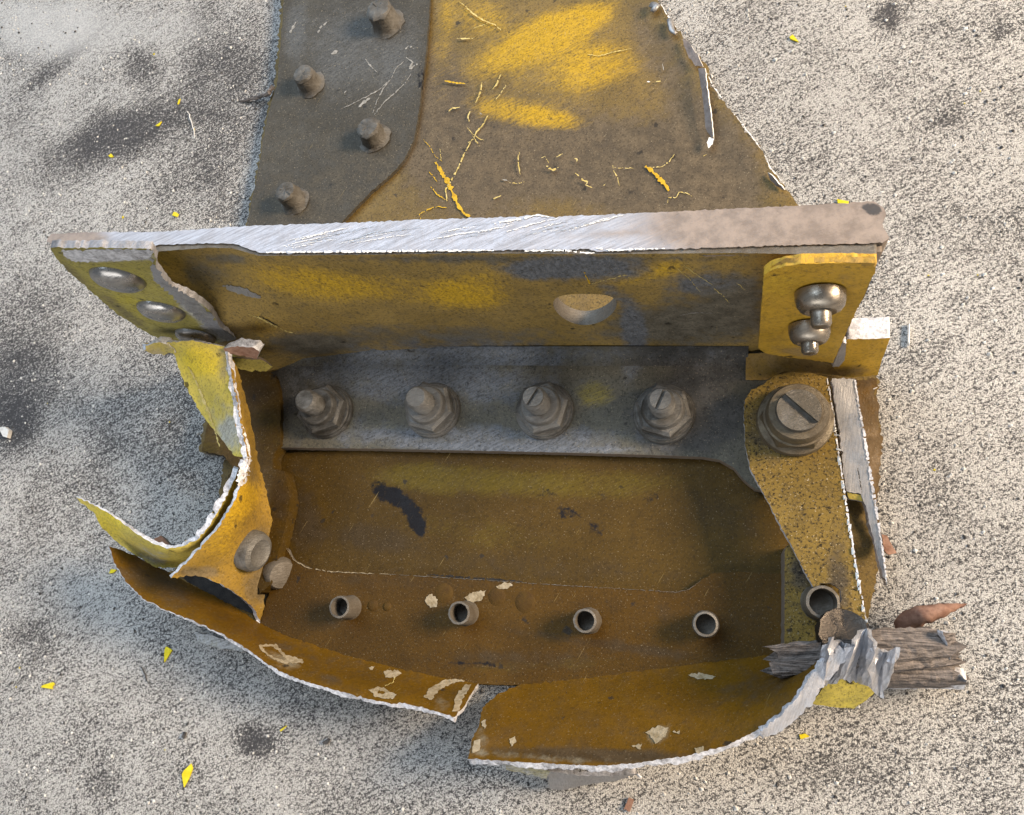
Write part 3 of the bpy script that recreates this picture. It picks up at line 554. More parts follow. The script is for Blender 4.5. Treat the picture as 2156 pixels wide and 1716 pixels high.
for sf, pa, lst in ((S_lL, lipL, [[(808, 1412), (838, 1410), (846, 1418), (830, 1428), (812, 1426)], [(772, 1406), (790, 1402), (784, 1411)], [(775, 1452), (800, 1446), (835, 1462), (826, 1472), (790, 1468)],
        [(545, 1358), (580, 1355), (600, 1378), (636, 1388), (640, 1395), (600, 1398), (570, 1385), (550, 1370)], [(892, 1468), (902, 1450), (935, 1432), (990, 1424), (1004, 1430), (960, 1436), (925, 1452), (908, 1474)], [(952, 1498), (960, 1465), (978, 1442), (992, 1440), (975, 1470), (966, 1500)]]),
    (S_lR, lipR, [[(1448, 1420), (1475, 1416), (1508, 1424), (1500, 1430), (1465, 1428)], [(1072, 1556), (1084, 1550), (1088, 1562), (1076, 1572)], [(1358, 1542), (1385, 1528), (1408, 1532), (1400, 1552), (1380, 1566), (1370, 1552)], [(1330, 1570), (1352, 1566), (1350, 1578)], [(1416, 1540), (1432, 1538), (1430, 1546)], [(1462, 1575), (1480, 1570), (1482, 1582), (1466, 1586)], [(998, 1560), (1012, 1556), (1010, 1580), (994, 1585)], [(1012, 1520), (1024, 1515), (1020, 1535)]]),
    (S_low, low, [[(897, 1256), (910, 1250), (922, 1262), (920, 1278), (905, 1280), (896, 1268)], [(978, 1258), (996, 1246), (1024, 1242), (1014, 1264), (992, 1268)], [(1044, 1234), (1066, 1226), (1080, 1232), (1068, 1240), (1052, 1240)]])):
    for k, pl in enumerate(lst): patch('bare_patch', sf, pl, 'chipped_and_highlight', pa, .0003, .0002, 1.2, 30 + k, 4)
# blisters beside the tubes
for (x, y_, r) in ((785, 1275, .0024), (815, 1277, .0019), (1046, 1256, .0036), (1106, 1268, .0042), (935, 1249, .0040)):
    lathe_obj('blister', [(r, 0), (r * .85, .0003), (r * .5, .0005), (r * .15, .00055)], P(x, y_, .0033), (0, 0, 1), 'amber', low, 18)
# scraps under the lips
sheet('pale_tab', [(408, 1332, -.001), (440, 1336, -.001), (505, 1356, -.001), (512, 1372, -.001), (450, 1362, -.001), (415, 1348, -.001)], .002, ('olive', 'edge'), 8, .8, (.0, .1, .8, 0), off=(0, 0, -1), seed=26)
sheet('grey_offcut', [(1154, 1622, .014), (1220, 1634, .013), (1300, 1634, .013), (1345, 1628, .014), (1300, 1644, .006), (1240, 1652, .004), (1180, 1664, .002), (1156, 1660, .002)], .002, ('sheared', 'edge'), 8, 1.0, seed=27)
sheet('pale_primer_tab', [(1062, 1606, .020), (1110, 1610, .020), (1158, 1624, .019), (1152, 1640, .014), (1100, 1628, .014), (1066, 1620, .016)], .0015, ('olive', 'edge'), 8, 1.0, (0, .2, .5, 0), seed=28)

# ---------------------------------------------------------------- bolts on the flange
def bolt(px, py, z0, r, h, slot=None, k=0, mat='nut'):
    c = P(px, py, z0)
    s = lathe_obj('bolt', [(r * .95, 0), (r * .95, h * .55)] + [(r * (1.0 if j % 2 else .84), h * (.58 + .05 * j)) for j in range(8)] + [(r * .93, h * .965), (r * .80, h)], c, (0, 0, 1), mat, root, 30, .006, k)
    lathe_obj('washer', [(r * 2.46, .0), (r * 2.46, .0011), (r * 2.38, .0017)], c, (0, 0, 1), mat, s, 36, .003, k)
    V, f = lathe([(r * 2.30, .0017), (r * 2.30, .0026), (r * 2.22, .0031)], 40, c, (0, 0, 1), .003, k)
    V2, f2 = lathe([(r * 2.28, .0030), (r * 2.28, h * .33), (r * 2.0, h * .385)], 6, c, (0, 0, 1), .0, k)
    a = .35 + k * .5; R2 = np.array([[math.cos(a), -math.sin(a), 0], [math.sin(a), math.cos(a), 0], [0, 0, 1]]); V2 = (V2 - c) @ R2.T + c
    V3, f3 = lathe([(r * 1.72, h * .37), (r * 1.68, h * .40), (r * 1.60, h * .50), (r * 1.48, h * .53), (r * 1.04, h * .535)], 36, c, (0, 0, 1), .006, k)
    F2 = f + [tuple(q + len(V) for q in t) for t in f2] + [tuple(q + len(V) + len(V2) for q in t) for t in f3]
    nut = link('nut', np.vstack([V, V2, V3]), F2, [mat], s, None, [len(t) == 4 and not (len(f) <= n_i < len(f) + len(f2)) for n_i, t in enumerate(F2)]); e = nut.modifiers.new('edges', 'EDGE_SPLIT'); e.split_angle = math.radians(28)
    if slot is not None:
        for sg in (-1, 1):
            w = r * .12; th0 = math.asin(.16)
            pl = [(r * .80 * math.cos(t), r * .80 * math.sin(t)) for t in np.linspace(th0, math.pi - th0, 14)]
            a = math.radians(slot) + (0 if sg > 0 else math.pi)
            pl = [(x * math.cos(a) - y * math.sin(a), x * math.sin(a) + y * math.cos(a)) for x, y in pl]
            prism('slotted_tip', pl, h - .0001, h + .0012, mat, s, c)
for k, (x, y_, sl) in enumerate(((690, 868, None), (912, 864, None), (1147, 866, 62), (1398, 872, 70))):
    bolt(x, y_, .0067, .0047, .0205, sl, k)
# large bolt on the arm
AZ0, AZ1 = .016, .026
arm_pts = [(1566, 872, AZ0), (1568, 842, AZ0), (1582, 820, AZ0), (1606, 810, AZ0), (1632, 790, AZ0), (1665, 784, AZ0), (1710, 786, AZ0), (1742, 794, AZ0), (1752, 850, .017), (1768, 960, .0185), (1784, 1070, .021), (1800, 1170, .023), (1812, 1240, .0245), (1827, 1314, AZ1),
   (1785, 1312, AZ1), (1745, 1300, .0255), (1760, 1285, .0255), (1772, 1262, .025), (1768, 1240, .0245), (1750, 1228, .0245), (1730, 1228, .0245), (1714, 1240, .0245), (1700, 1215, .024), (1670, 1155, .023), (1640, 1100, .0215), (1608, 1040, .020), (1580, 988, .019), (1569, 940, .0175)]
arm, S_arm = sheet('bracket_arm', arm_pts, .003, ('arm', 'edge'), 8, .7, (.12, 0, 0, 0), [(1620, 900, 70, 110, 0, 0, .4), (1770, 1250, 40, 90, 0, 0, .35), (1640, 1010, 60, 60, 20, 1, .3), (1760, 1200, 30, 90, 0, 0, .4)], off=(0, 0, -1), seed=31)
# arm support down to the flange
lathe_obj('standoff', [(.0125, 0), (.0125, .0098)], P(1672, 890, .0065), (0, 0, 1), 'nut_yellow', arm, 30)
cb = P(1672, 888, .0172); KB = .80
big = lathe_obj('bolt', [(.0092 * KB, 0), (.0092 * KB, .0146), (.0088 * KB, .0152)], cb, (0, 0, 1), 'steel', root, 36, .002, 7)
lathe_obj('washer', [(.0150 * .85, 0), (.0150 * .85, .0014), (.0144 * .85, .0020)], cb, (0, 0, 1), 'nut_yellow', big, 40, .003, 8)
V, f = lathe([(a * .83, b * .82) for a, b in [(.0154, .0024), (.0154, .0035), (.0150, .0048), (.0144, .0056), (.0142, .010), (.0132, .0116), (.0124, .012), (.0120, .0165), (.0114, .0176), (.0096, .0178)]], 48, cb, (0, 0, 1), .003, 9, hexes=(3, 4))
nt_ = link('nut', V, f, ['nut_yellow'], big, None, [True] * len(f)); e = nt_.modifiers.new('edges', 'EDGE_SPLIT'); e.split_angle = math.radians(30)
for sg in (0, math.pi):
    th0 = math.asin(.16); a = math.radians(-42) + sg
    pl = [(.0088 * KB * math.cos(t), .0088 * KB * math.sin(t)) for t in np.linspace(th0, math.pi - th0, 18)]
    prism('slotted_tip', [(x * math.cos(a) - y * math.sin(a), x * math.sin(a) + y * math.cos(a)) for x, y in pl], .0151, .0166, 'steel', big, cb)
# torn whiskers on the arm's sheared edge
rng = np.random.default_rng(77); keep = 0
edge_line = [(1743, 796, .0165), (1752, 850, .0175), (1768, 960, .019), (1784, 1070, .0215), (1800, 1170, .0235), (1812, 1240, .025), (1826, 1310, .0265)]
el = densify(edge_line, 5, 0, rng, closed=False)
V = []; f = []
for i, p in enumerate(el):
    if rng.random() < .72: continue
    c = P(p[0], p[1], p[2]); w = rng.uniform(.0003, .0011); l = rng.uniform(-.0003, .0004) + .0012 * rng.random() ** 4; b = len(V)
    V += [c + (-.0008, -w, 0), c + (-.0008, w, 0), c + (l, rng.normal(0, w), rng.uniform(-.001, .001)), c + (0, 0, .0006)]
    f += [(b, b + 2, b + 3), (b + 2, b + 1, b + 3), (b, b + 3, b + 1), (b, b + 1, b + 2)]
link('burr', V, f, ['white'], arm)
scratch(S_arm, [(p[0] - 1, p[1]) for p in edge_line], 5, 'edge', arm, 'burr', 9)
# sheared grey plate to the right of the arm
sh_pts = [(1752, 797, .017), (1800, 797, .017), (1806, 840, .016), (1815, 890, .0155), (1826, 960, .0145), (1838, 1040, .013), (1850, 1110, .012), (1860, 1175, .011), (1867, 1232, .010), (1852, 1190, .010), (1838, 1130, .011), (1824, 1070, .012), (1813, 1040, .0125), (1782, 1034, .0125), (1774, 970, .0135), (1766, 900, .0145)]
shear, S_sh = sheet('sheared_plate', sh_pts, .004, ('sheared', 'edge'), 7, 1.3, off=(0, 0, -1), seed=33)
scratch(S_sh, [(1806, 985), (1809, 1005), (1815, 1038)], 2.2, 'dark', shear, 'crack', 4)
sheet('yellow_edge', [(1783, 1036, .012), (1812, 1042, .012), (1818, 1056, .011), (1788, 1050, .011)], .002, ('fresh', 'edge'), 6, .5, off=(0, 0, -1), seed=34)
scratch(S_sh, [(1800, 800), (1808, 850), (1818, 905), (1829, 975), (1840, 1045), (1852, 1115), (1862, 1180), (1866, 1225)], 7, 'edge', shear, 'burr', 2)
# lower web scrap right of the sheared plate
sheet('torn_web', [(1800, 799, .006), (1848, 797, .006), (1840, 830, .005), (1852, 850, .005), (1846, 880, .005), (1860, 925, .004), (1856, 960, .004), (1852, 1010, .004), (1842, 1080, .004), (1860, 1130, .004), (1862, 1160, .004), (1836, 1060, .006), (1815, 930, .006)], .002, ('lip', 'edge'), 8, 2.0, (.55, 0, 0, 0), off=(0, 0, -1), seed=35)
sheet('torn_shard', [(1856, 1125, .008), (1868, 1128, .008), (1888, 1165, .006), (1872, 1168, .006), (1862, 1160, .006)], .0015, ('rusty', 'edge_dirty'), 7, .8, off=(0, 0, -1), seed=36)

# spacer block with its tube
blk, S_blk = sheet('spacer_block', [(x, y, .017) for x, y in [(1652, 1160), (1660, 1146), (1672, 1150), (1700, 1160), (1770, 1225), (1790, 1300), (1735, 1302), (1730, 1376), (1664, 1374), (1652, 1362)]], .0155, ('arm', 'edge_dirty'), 8, .6, (.25, 0, 0, 0), [(1690, 1200, 30, 50, 0, 0, .5), (1680, 1205, 20, 24, 0, 3, .45), (1700, 1350, 40, 40, 0, 1, .4), (1750, 1270, 20, 30, 0, 1, .5)], off=(0, 0, -1), seed=37)

# ---------------------------------------------------------------- tube stubs and broken studs
def tube(px, py, z0, r, h, k, mat='tube'):
    c = P(px, py, z0)
    prof = [(r * 1.12, 0), (r * 1.02, .0012), (r, h * .8), (r * .97, h), (r * .80, h + .0002), (r * .78, h * .8), (r * .76, h * .25), (.0004, h * .22)]
    o = lathe_obj('tube_stub', prof, c, (0, 0, 1), mat, root, 30, .012, k)
    return o
for k, (x, y_) in enumerate(((738, 1279), (983, 1291), (1240, 1307), (1486, 1314))): tube(x, y_, .0033, .0043, .0100, k)
tube(1725, 1269, .017, .0053, .0095, 9, 'tube')
for k, (x, y_, r, h) in enumerate(((815, 50, .0068, .0105), (655, 178, .0056, .0085), (790, 290, .0060, .0085), (622, 424, .0055, .0095))):
    prof = [(r * 1.35, 0), (r * 1.12, .0009), (r * 1.02, .002), (r * .98, h * .55), (r * .90, h * .75), (r * .96, h * .86), (r * .82, h * .97), (r * .45, h * 1.02), (r * .1, h * .98)]
    lathe_obj('broken_stud', prof, P(x, y_, .0022), (-.06, .05, 1), 'stud', root, 24, .045, 20 + k)

# ---------------------------------------------------------------- bracket on the right of the wall
yb = .0905
br_pts = [(1608, 582), (1622, 570), (1650, 561), (1690, 555), (1760, 554), (1846, 556), (1842, 575), (1828, 600), (1818, 625), (1802, 655), (1788, 685), (1775, 715), (1764, 740), (1754, 765), (1700, 757), (1640, 750), (1612, 744), (1597, 734), (1600, 690), (1604, 640)]
br, S_br = sheet('angle_bracket', br_pts, .0028, ('gold', 'gold'), 8, .6, (.05, .2, 0, 0), [(1680, 740, 90, 18, 5, 0, .55), (1640, 600, 60, 40, 0, 1, .3), (1790, 600, 40, 60, 0, 0, .25)], off=(0, 1, 0), y=yb, seed=40)
top3 = lambda x, y_, yy: Py(x, y_, yy)
ztop = float(Py(1700, 555, yb)[2] - ZB)
sheet('bracket_return', [(1612, 580, ztop - .007), (1625, 560, ztop - .003), (1655, 543, ztop), (1750, 541, ztop), (1842, 540, ztop), (1846, 554, ztop), (1760, 552, ztop), (1690, 553, ztop), (1650, 559, ztop - .002), (1622, 568, ztop - .005)], .002, ('gold', 'gold'), 7, .3, (.5, 0, 0, 0), off=(0, 0, -1), seed=41)
for k, (x, y_, r, L, dx) in enumerate(((1727, 614, .0067, .0100, 4), (1704, 684, .0061, .0090, 2))):
    c = Py(x, y_, yb) + np.array([0, -.0002, 0])
    ax = (.03, -1, -.06)
    rv = lathe_obj('pin_collar', [(r, 0), (r * 1.0, .0022), (r * .93, .0040), (r * .80, .0052), (r * .62, .0058), (r * .5, .0056)], c, ax, 'collar', root, 36)
    lathe_obj('pin', [(r * .42, .004), (r * .41, L * .9), (r * .33, L), (r * .1, L + .0003)], c, ax, 'collar', rv, 24, .01, k)
sheet('cut_block', [(1784, 714, .032), (1830, 714, .032), (1874, 711, .032), (1866, 735, .025), (1856, 760, .017), (1848, 790, .0075), (1800, 794, .0072), (1772, 793, .0072), (1755, 775, .012), (1772, 745, .021)], .0075, ('gold', 'edge'), 8, .5, (.2, .15, 0, 0), [(1790, 780, 60, 14, 0, 0, .5)], off=(0, 1, 0), seed=42)
sheet('grey_gusset', [(1786, 714, .0325), (1782, 750, .020), (1770, 764, .016), (1757, 764, .017), (1768, 735, .026), (1778, 712, .033)], .002, ('sheared', 'edge'), 7, .4, seed=43, shift=(-.0006, -.0015, 0))
sheet('bracket_heel', [(1570, 745, .0075), (1620, 742, .012), (1700, 752, .012), (1760, 768, .012), (1775, 792, .0075), (1720, 786, .0075), (1650, 782, .0075), (1612, 800, .0072), (1570, 800, .0072)], .002, ('gold', 'edge_dirty'), 8, .4, (.7, 0, 0, 0), seed=44)

# ---------------------------------------------------------------- crushed corner lower right
def rod(name, a, b, r0, r1, mat, parent=root, n=18, segs=14, wob=.12, seed=0, squash=1.0):
    rng = np.random.default_rng(seed); a = np.array(a); b = np.array(b); R = frame(b - a); V = []; f = []
    grain = 1 + rng.normal(0, wob, n)
    for i in range(segs + 1):
        t = i / segs; c = a + (b - a) * t; r = r0 + (r1 - r0) * t
        for j in range(n):
            th = 2 * math.pi * j / n; rr = r * grain[j] * (1 + rng.normal(0, wob * .25))
            e = rng.normal(0, r * .55) if i in (0, segs) else 0
            V.append(c + R[:, 0] * rr * math.cos(th) + R[:, 1] * rr * math.sin(th) * squash + R[:, 2] * e)
    for i in range(segs):
        for j in range(n): f.append((i * n + j, i * n + (j + 1) % n, (i + 1) * n + (j + 1) % n, (i + 1) * n + j))
    f += [tuple(range(n))[::-1], tuple(range(segs * n, segs * n + n))]
    return link(name, V, f, [mat], parent)
rod('splintered_rod', P(1628, 1396, .026), P(1800, 1380, .027), .0050, .0056, 'fibre', seed=3)
rod('splintered_rod', P(1835, 1378, .018), P(1985, 1366, .014), .0062, .0056, 'fibre', seed=4)
rod('splintered_rod', P(1840, 1416, .012), P(2005, 1412, .010), .0056, .0060, 'fibre', seed=5, squash=.7)
sheet('rod_flat', [(1868, 1432, .014), (1940, 1428, .014), (2022, 1420, .013), (2036, 1432, .012), (2030, 1452, .006), (1950, 1450, .006), (1872, 1450, .007)], .003, ('edge', 'edge'), 8, 1.0, seed=46)
sheet('rod_shred', [(1985, 1330, .022), (2010, 1338, .020), (2018, 1380, .018), (2005, 1400, .016), (1998, 1370, .020)], .002, ('fibre', 'edge'), 6, 1.4, seed=47)
# folded bright metal: fan of pleats
def pleats():
    bot = [(1700, 1440), (1722, 1452), (1745, 1440), (1775, 1430), (1800, 1440), (1830, 1442), (1852, 1470), (1872, 1440)]
    mid = [(1722, 1400), (1742, 1395), (1765, 1385), (1790, 1388), (1812, 1380), (1834, 1395), (1856, 1400), (1884, 1395)]
    top = [(1728, 1358), (1750, 1345), (1772, 1355), (1800, 1362), (1822, 1318), (1838, 1362), (1862, 1372), (1886, 1362)]
    zz = [.034, .042, .034, .041, .033, .040, .032, .038]
    V = [P(x, y, z - .010) for (x, y), z in zip(bot, zz)] + [P(x, y, z) for (x, y), z in zip(mid, zz)] + [P(x, y, z + .002) for (x, y), z in zip(top, zz)]
    rng = np.random.default_rng(5); n = 8; K = 5; rows = []
    def row(a, b, t): return [np.array(p) * (1 - t) + np.array(q) * t for p, q in zip(a, b)]
    R = [row(V[:n], V[n:2*n], t) for t in (0, .33, .66)] + [row(V[n:2*n], V[2*n:], t) for t in (0, .33, .66, 1)]
    G = []
    for r in R:
        rr = []
        for i in range(n - 1):
            for t in np.linspace(0, 1, K, endpoint=False): rr.append(r[i] * (1 - t) + r[i + 1] * t + rng.normal(0, .00035, 3))
        rr.append(r[-1]); G.append(rr)
    m = len(G[0]); VV = [p for r in G for p in r]; f = [(i * m + j, i * m + j + 1, (i + 1) * m + j + 1, (i + 1) * m + j) for i in range(len(G) - 1) for j in range(m - 1)]
    o = link('crumpled_fold', VV, f, ['fold'], root); s = o.modifiers.new('thickness', 'SOLIDIFY'); s.thickness = .0012; s.offset = -1
pleats()
# thick bright torn strip along the upper end of the right lip
sheet('torn_lip_end', [(1600, 1540, .0365), (1650, 1500, .0365), (1690, 1452, .037), (1712, 1415, .038), (1732, 1388, .039), (1770, 1362, .040), (1790, 1375, .039), (1765, 1410, .037), (1735, 1440, .036), (1712, 1478, .035), (1680, 1512, .034), (1640, 1542, .034), (1605, 1556, .034)], .002, ('fold', 'edge'), 7, 2.2, seed=48)
sheet('olive_skin_tab', [(1708, 1482, .012), (1740, 1440, .014), (1780, 1424, .014), (1808, 1420, .014), (1826, 1440, .013), (1850, 1452, .012), (1822, 1476, .011), (1798, 1492, .010), (1760, 1490, .010)], .002, ('olive', 'edge_dirty'), 7, .5, (.15, .45, 0, 0), [(1790, 1435, 24, 10, 30, 3, .5)], seed=49, off=(0, 0, -1))
lathe_obj('crushed_bolt_head', [(.0078, 0), (.0082, .003), (.0076, .0045), (.0058, .0040), (.0012, .0036)], P(1772, 1342, .026), (.05, .35, 1), 'dark_steel', root, 30, .03, 11)

# ---------------------------------------------------------------- torn sliver curled off the skin
def ribbon(name, line, w, mat, parent=root, curl=.5, seed=0, up=.0006):
    rng = np.random.default_rng(seed); pts = densify(line, 8, .6, rng, closed=False); pts = np.array(pts); n = len(pts); K = 6
    c = np.array([P(p[0], p[1], p[2]) for p in pts]); t = np.gradient(c, axis=0); t /= np.linalg.norm(t, axis=1)[:, None]
    s = np.cross(t, (0, 0, 1)); s /= np.linalg.norm(s, axis=1)[:, None]; V = []; f = []
    for i in range(n):
        u = i / (n - 1); ww = w * (.55 + .45 * math.sin(math.pi * min(1, u + .12))) * rng.uniform(.93, 1.05)
        for j in range(K):
            a = (j / (K - 1) - .5); V.append(c[i] + s[i] * ww * a + np.array([0, 0, up * math.cos(a * math.pi) * curl * 2]) + rng.normal(0, .00012, 3))
    for i in range(n - 1):
        for j in range(K - 1): f.append((i * K + j, i * K + j + 1, (i + 1) * K + j + 1, (i + 1) * K + j))
    o = link(name, V, f, [mat], parent, None, [True] * len(f)); m = o.modifiers.new('thickness', 'SOLIDIFY'); m.thickness = .0005; return o
sheet('torn_sliver', [(1436, 82, .003), (1446, 85, .0035), (1458, 100, .0045), (1470, 116, .0045), (1480, 140, .004), (1464, 139, .003), (1448, 116, .003)], .0006, ('grey_sliver', 'white'), 6, .8, seed=60)
sheet('torn_sliver', [(1470, 144, .004), (1484, 143, .0055), (1490, 190, .006), (1497, 240, .0055), (1502, 290, .004), (1494, 284, .003), (1486, 272, .003), (1480, 210, .0035)], .0006, ('grey_sliver', 'white'), 6, .5, seed=61)
patch('white_fleck', S_skin, [(1488, 300), (1496, 288), (1504, 292), (1500, 304), (1492, 312)], 'white', skin, .004, .0004, 1, 2, 4)
ribbon('torn_sliver', [(1370, 8, .003), (1382, 12, .004), (1372, 26, .003)], .004, 'sheared', seed=4)
ribbon('torn_sliver', [(1408, 40, .003), (1414, 62, .003), (1424, 72, .003)], .003, 'sheared', seed=5)
sheet('torn_sliver', [(1616, 364, .003), (1626, 370, .004), (1640, 388, .004), (1652, 400, .003), (1638, 394, .002), (1622, 380, .002)], .0005, ('grey_sliver', 'white'), 5, .8, seed=62)
for k, ln in enumerate(([(1392, 15), (1402, 34), (1425, 64)], [(1490, 160), (1500, 185), (1520, 212)], [(1545, 245), (1575, 283), (1602, 318)], [(1610, 332), (1622, 360), (1650, 392)])):
    scratch(S_skin, ln, 2.6, 'white', skin, 'burr', 40 + k, (0, 0, .0019))

# ---------------------------------------------------------------- scratches (zoom coordinates -> picture)
Z3 = lambda pts: [(472.8 + x * .3444, y * .3444) for x, y in pts]
Z4 = lambda pts: [(1122.9 + x * .3444, y * .3444) for x, y in pts]
for k, (ln, w, m) in enumerate((
  (Z3([(1435, 10), (1480, 45), (1515, 80), (1580, 125), (1650, 150), (1690, 185)]), 6, 'scratch'), (Z3([(1520, 175), (1590, 150), (1640, 115)]), 2, 'scratch'), (Z3([(1420, 235), (1520, 235)]), 5, 'scratch'),
  (Z3([(1345, 495), (1410, 505), (1470, 512)]), 7, 'scratch_yellow'), (Z3([(1575, 500), (1565, 560), (1535, 630)]), 6, 'scratch'), (Z3([(1690, 455), (1665, 510), (1640, 545)]), 7, 'scratch'), (Z3([(1720, 520), (1690, 570), (1660, 605)]), 4, 'scratch'),
  (Z3([(1370, 680), (1400, 660), (1440, 655)]), 6, 'scratch'), (Z3([(1500, 680), (1488, 710), (1495, 745)]), 5, 'scratch'), (Z3([(1610, 705), (1590, 750), (1545, 800), (1520, 850), (1480, 880)]), 5, 'scratch'),
  (Z3([(1485, 780), (1510, 815), (1560, 850), (1585, 858)]), 4, 'scratch'), (Z3([(1515, 830), (1545, 870), (1560, 895)]), 3, 'scratch'), (Z3([(1505, 870), (1470, 930), (1440, 1000), (1410, 1060), (1380, 1110), (1350, 1160), (1360, 1230)]), 8, 'scratch'),
  (Z3([(1215, 850), (1250, 890), (1290, 960), (1330, 985)]), 3, 'scratch_yellow'), (Z3([(1290, 990), (1330, 1060), (1370, 1120), (1400, 1190), (1430, 1260), (1470, 1310), (1500, 1322)]), 20, 'scratch_yellow'), (Z3([(1315, 910), (1325, 985)]), 4, 'scratch'),
  (Z3([(1250, 1050), (1300, 1110)]), 6, 'scratch_yellow'), (Z3([(1260, 1140), (1300, 1190), (1350, 1220)]), 7, 'scratch_yellow'), (Z3([(1360, 1270), (1310, 1262), (1250, 1278), (1190, 1310), (1200, 1340)]), 5, 'scratch_yellow'),
  (Z3([(1800, 930), (1795, 990), (1808, 1065)]), 5, 'scratch'), (Z3([(1740, 1115), (1790, 1122), (1835, 1112)]), 3, 'scratch'), (Z3([(1635, 1220), (1690, 1195)]), 5, 'scratch'), (Z3([(1560, 690), (1575, 700)]), 8, 'scratch_pale'), (Z3([(1700, 1095), (1730, 1105)]), 5, 'scratch_pale'),
  (Z4([(330, 332), (400, 342), (480, 320), (600, 298)]), 3.5, 'scratch'), (Z4([(685, 1015), (720, 1040), (760, 1080), (800, 1120), (830, 1165)]), 19, 'scratch_yellow'), (Z4([(40, 970), (70, 955), (95, 995)]), 4, 'scratch'), (Z4([(80, 1015), (120, 1040), (155, 1022)]), 7, 'scratch'),
  (Z4([(250, 1050), (280, 1075), (300, 1100), (330, 1110), (320, 1130), (360, 1148)]), 6, 'scratch'), (Z4([(485, 1010), (490, 1040), (515, 1085), (525, 1135)]), 4, 'scratch'), (Z4([(485, 1025), (560, 1028), (625, 1026)]), 2.5, 'scratch'), (Z4([(700, 1022), (780, 1020), (830, 990), (870, 935)]), 4, 'scratch'),
  (Z4([(820, 1240), (825, 1210), (875, 1205), (890, 1175), (940, 1180), (970, 1200)]), 4, 'scratch'), (Z4([(1040, 955), (1060, 945)]), 4, 'scratch'), (Z4([(430, 1135), (440, 1125)]), 6, 'scratch'), (Z4([(250, 968), (270, 975), (265, 990)]), 4, 'scratch'), (Z4([(140, 960), (180, 940)]), 4, 'scratch'), (Z4([(695, 498), (715, 500)]), 4, 'white'), (Z4([(750, 500), (780, 495)]), 4, 'scratch'), (Z4([(790, 390), (798, 430)]), 4, 'scratch_pale'),
  )):
    scratch(S_skin, ln, w * .58, m, skin, 'paint_scratch', k)
for k, (ln, w) in enumerate((
  (Z3([(720, 662), (800, 625), (870, 590), (945, 548), (1000, 500), (1035, 470)]), 3), (Z3([(905, 690), (930, 620), (970, 540), (1030, 460), (1045, 420), (1095, 375)]), 3.2), (Z3([(915, 700), (980, 620), (1060, 550), (1110, 500), (1140, 450)]), 3.5), (Z3([(860, 360), (890, 400), (930, 440)]), 6),
  (Z3([(820, 655), (850, 625), (890, 600)]), 9), (Z3([(570, 200), (590, 165), (625, 135)]), 6), (Z3([(1105, 300), (1125, 280), (1160, 300)]), 6), (Z3([(1110, 350), (1150, 380), (1130, 420), (1180, 390)]), 7), (Z3([(400, 200), (435, 135)]), 8), (Z3([(650, 330), (690, 310)]), 10), (Z3([(730, 570), (745, 555)]), 5))):
    scratch(S_grey, ln, w * .8, 'scratch_pale', grey, 'paint_scratch', 60 + k)
# wall gouges and scratches
patch('gouge', S_wall, [(468, 597), (486, 596), (512, 602), (545, 618), (549, 624), (520, 620), (495, 612), (478, 604)], 'sheared', wall, .0005, .0002, 1.2, 50, 4, shift=YS)
scratch(S_wall, [(470, 598), (500, 601), (535, 614), (548, 622)], 3, 'white', wall, 'paint_scratch', 90, YS)
scratch(S_wall, [(524, 658), (545, 664), (575, 680), (600, 692), (624, 699)], 3.5, 'scratch', wall, 'paint_scratch', 91, YS)
scratch(S_wall, [(540, 658), (560, 668), (590, 684)], 2.5, 'dark', wall, 'paint_scratch', 92, YS)
for k, (ln, w, m) in enumerate((([(1230, 568), (1236, 580), (1243, 593)], 5, 'scratch_yellow'), ([(1246, 592), (1280, 583), (1318, 574), (1340, 590)], 1.8, 'scratch'), ([(1420, 555), (1450, 580), (1475, 610)], 1.5, 'scratch'), ([(1440, 553), (1470, 575), (1500, 595)], 1.5, 'scratch'), ([(1500, 600), (1520, 615), (1534, 632)], 1.6, 'scratch'), ([(1430, 660), (1460, 654), (1500, 655)], 1.5, 'scratch_pale'), ([(1550, 590), (1570, 605)], 1.5, 'scratch'))):
    scratch(S_wall, ln, w, m, wall, 'paint_scratch', 100 + k, YS)
# lip scratches
scratch(S_lL, [(810, 1445), (828, 1436), (832, 1425), (826, 1414)], 1.8, 'scratch', lipL, 'paint_scratch', 120)

# ---------------------------------------------------------------- loose debris
def flake(name, px, py, size, mat, label, cat, group=None, seed=0, aspect=.55, th=.0006, ang=0):
    rng = np.random.default_rng(seed); n = rng.integers(6, 9); a = np.sort(rng.uniform(0, 2 * np.pi, n)); r = rng.uniform(.65, 1.0, n)
    x, y = r * np.cos(a) * size, r * np.sin(a) * size * aspect; c_, s_ = math.cos(ang), math.sin(ang)
    x, y = x * c_ - y * s_, x * s_ + y * c_; tilt = rng.normal(0, .12, 2)
    top = np.c_[x, y, np.abs(x * tilt[0] + y * tilt[1]) * .6 + th + .0001]; bot = top - (0, 0, th)
    c = P(px, py, -ZB); me = bpy.data.meshes.new(name)
    f = [tuple(range(n)), tuple(range(n, 2 * n))[::-1]] + [(i, n + i, n + (i + 1) % n, (i + 1) % n) for i in range(n)]
    me.from_pydata(np.vstack([top, bot]).tolist(), [], f); me.materials.append(MAT[mat])
    o = bpy.data.objects.new(name, me); COL.objects.link(o); o.location = tuple(c); o['label'] = label; o['category'] = cat
    if group: o['group'] = group
    return o
G = 'yellow paint chips on the concrete'
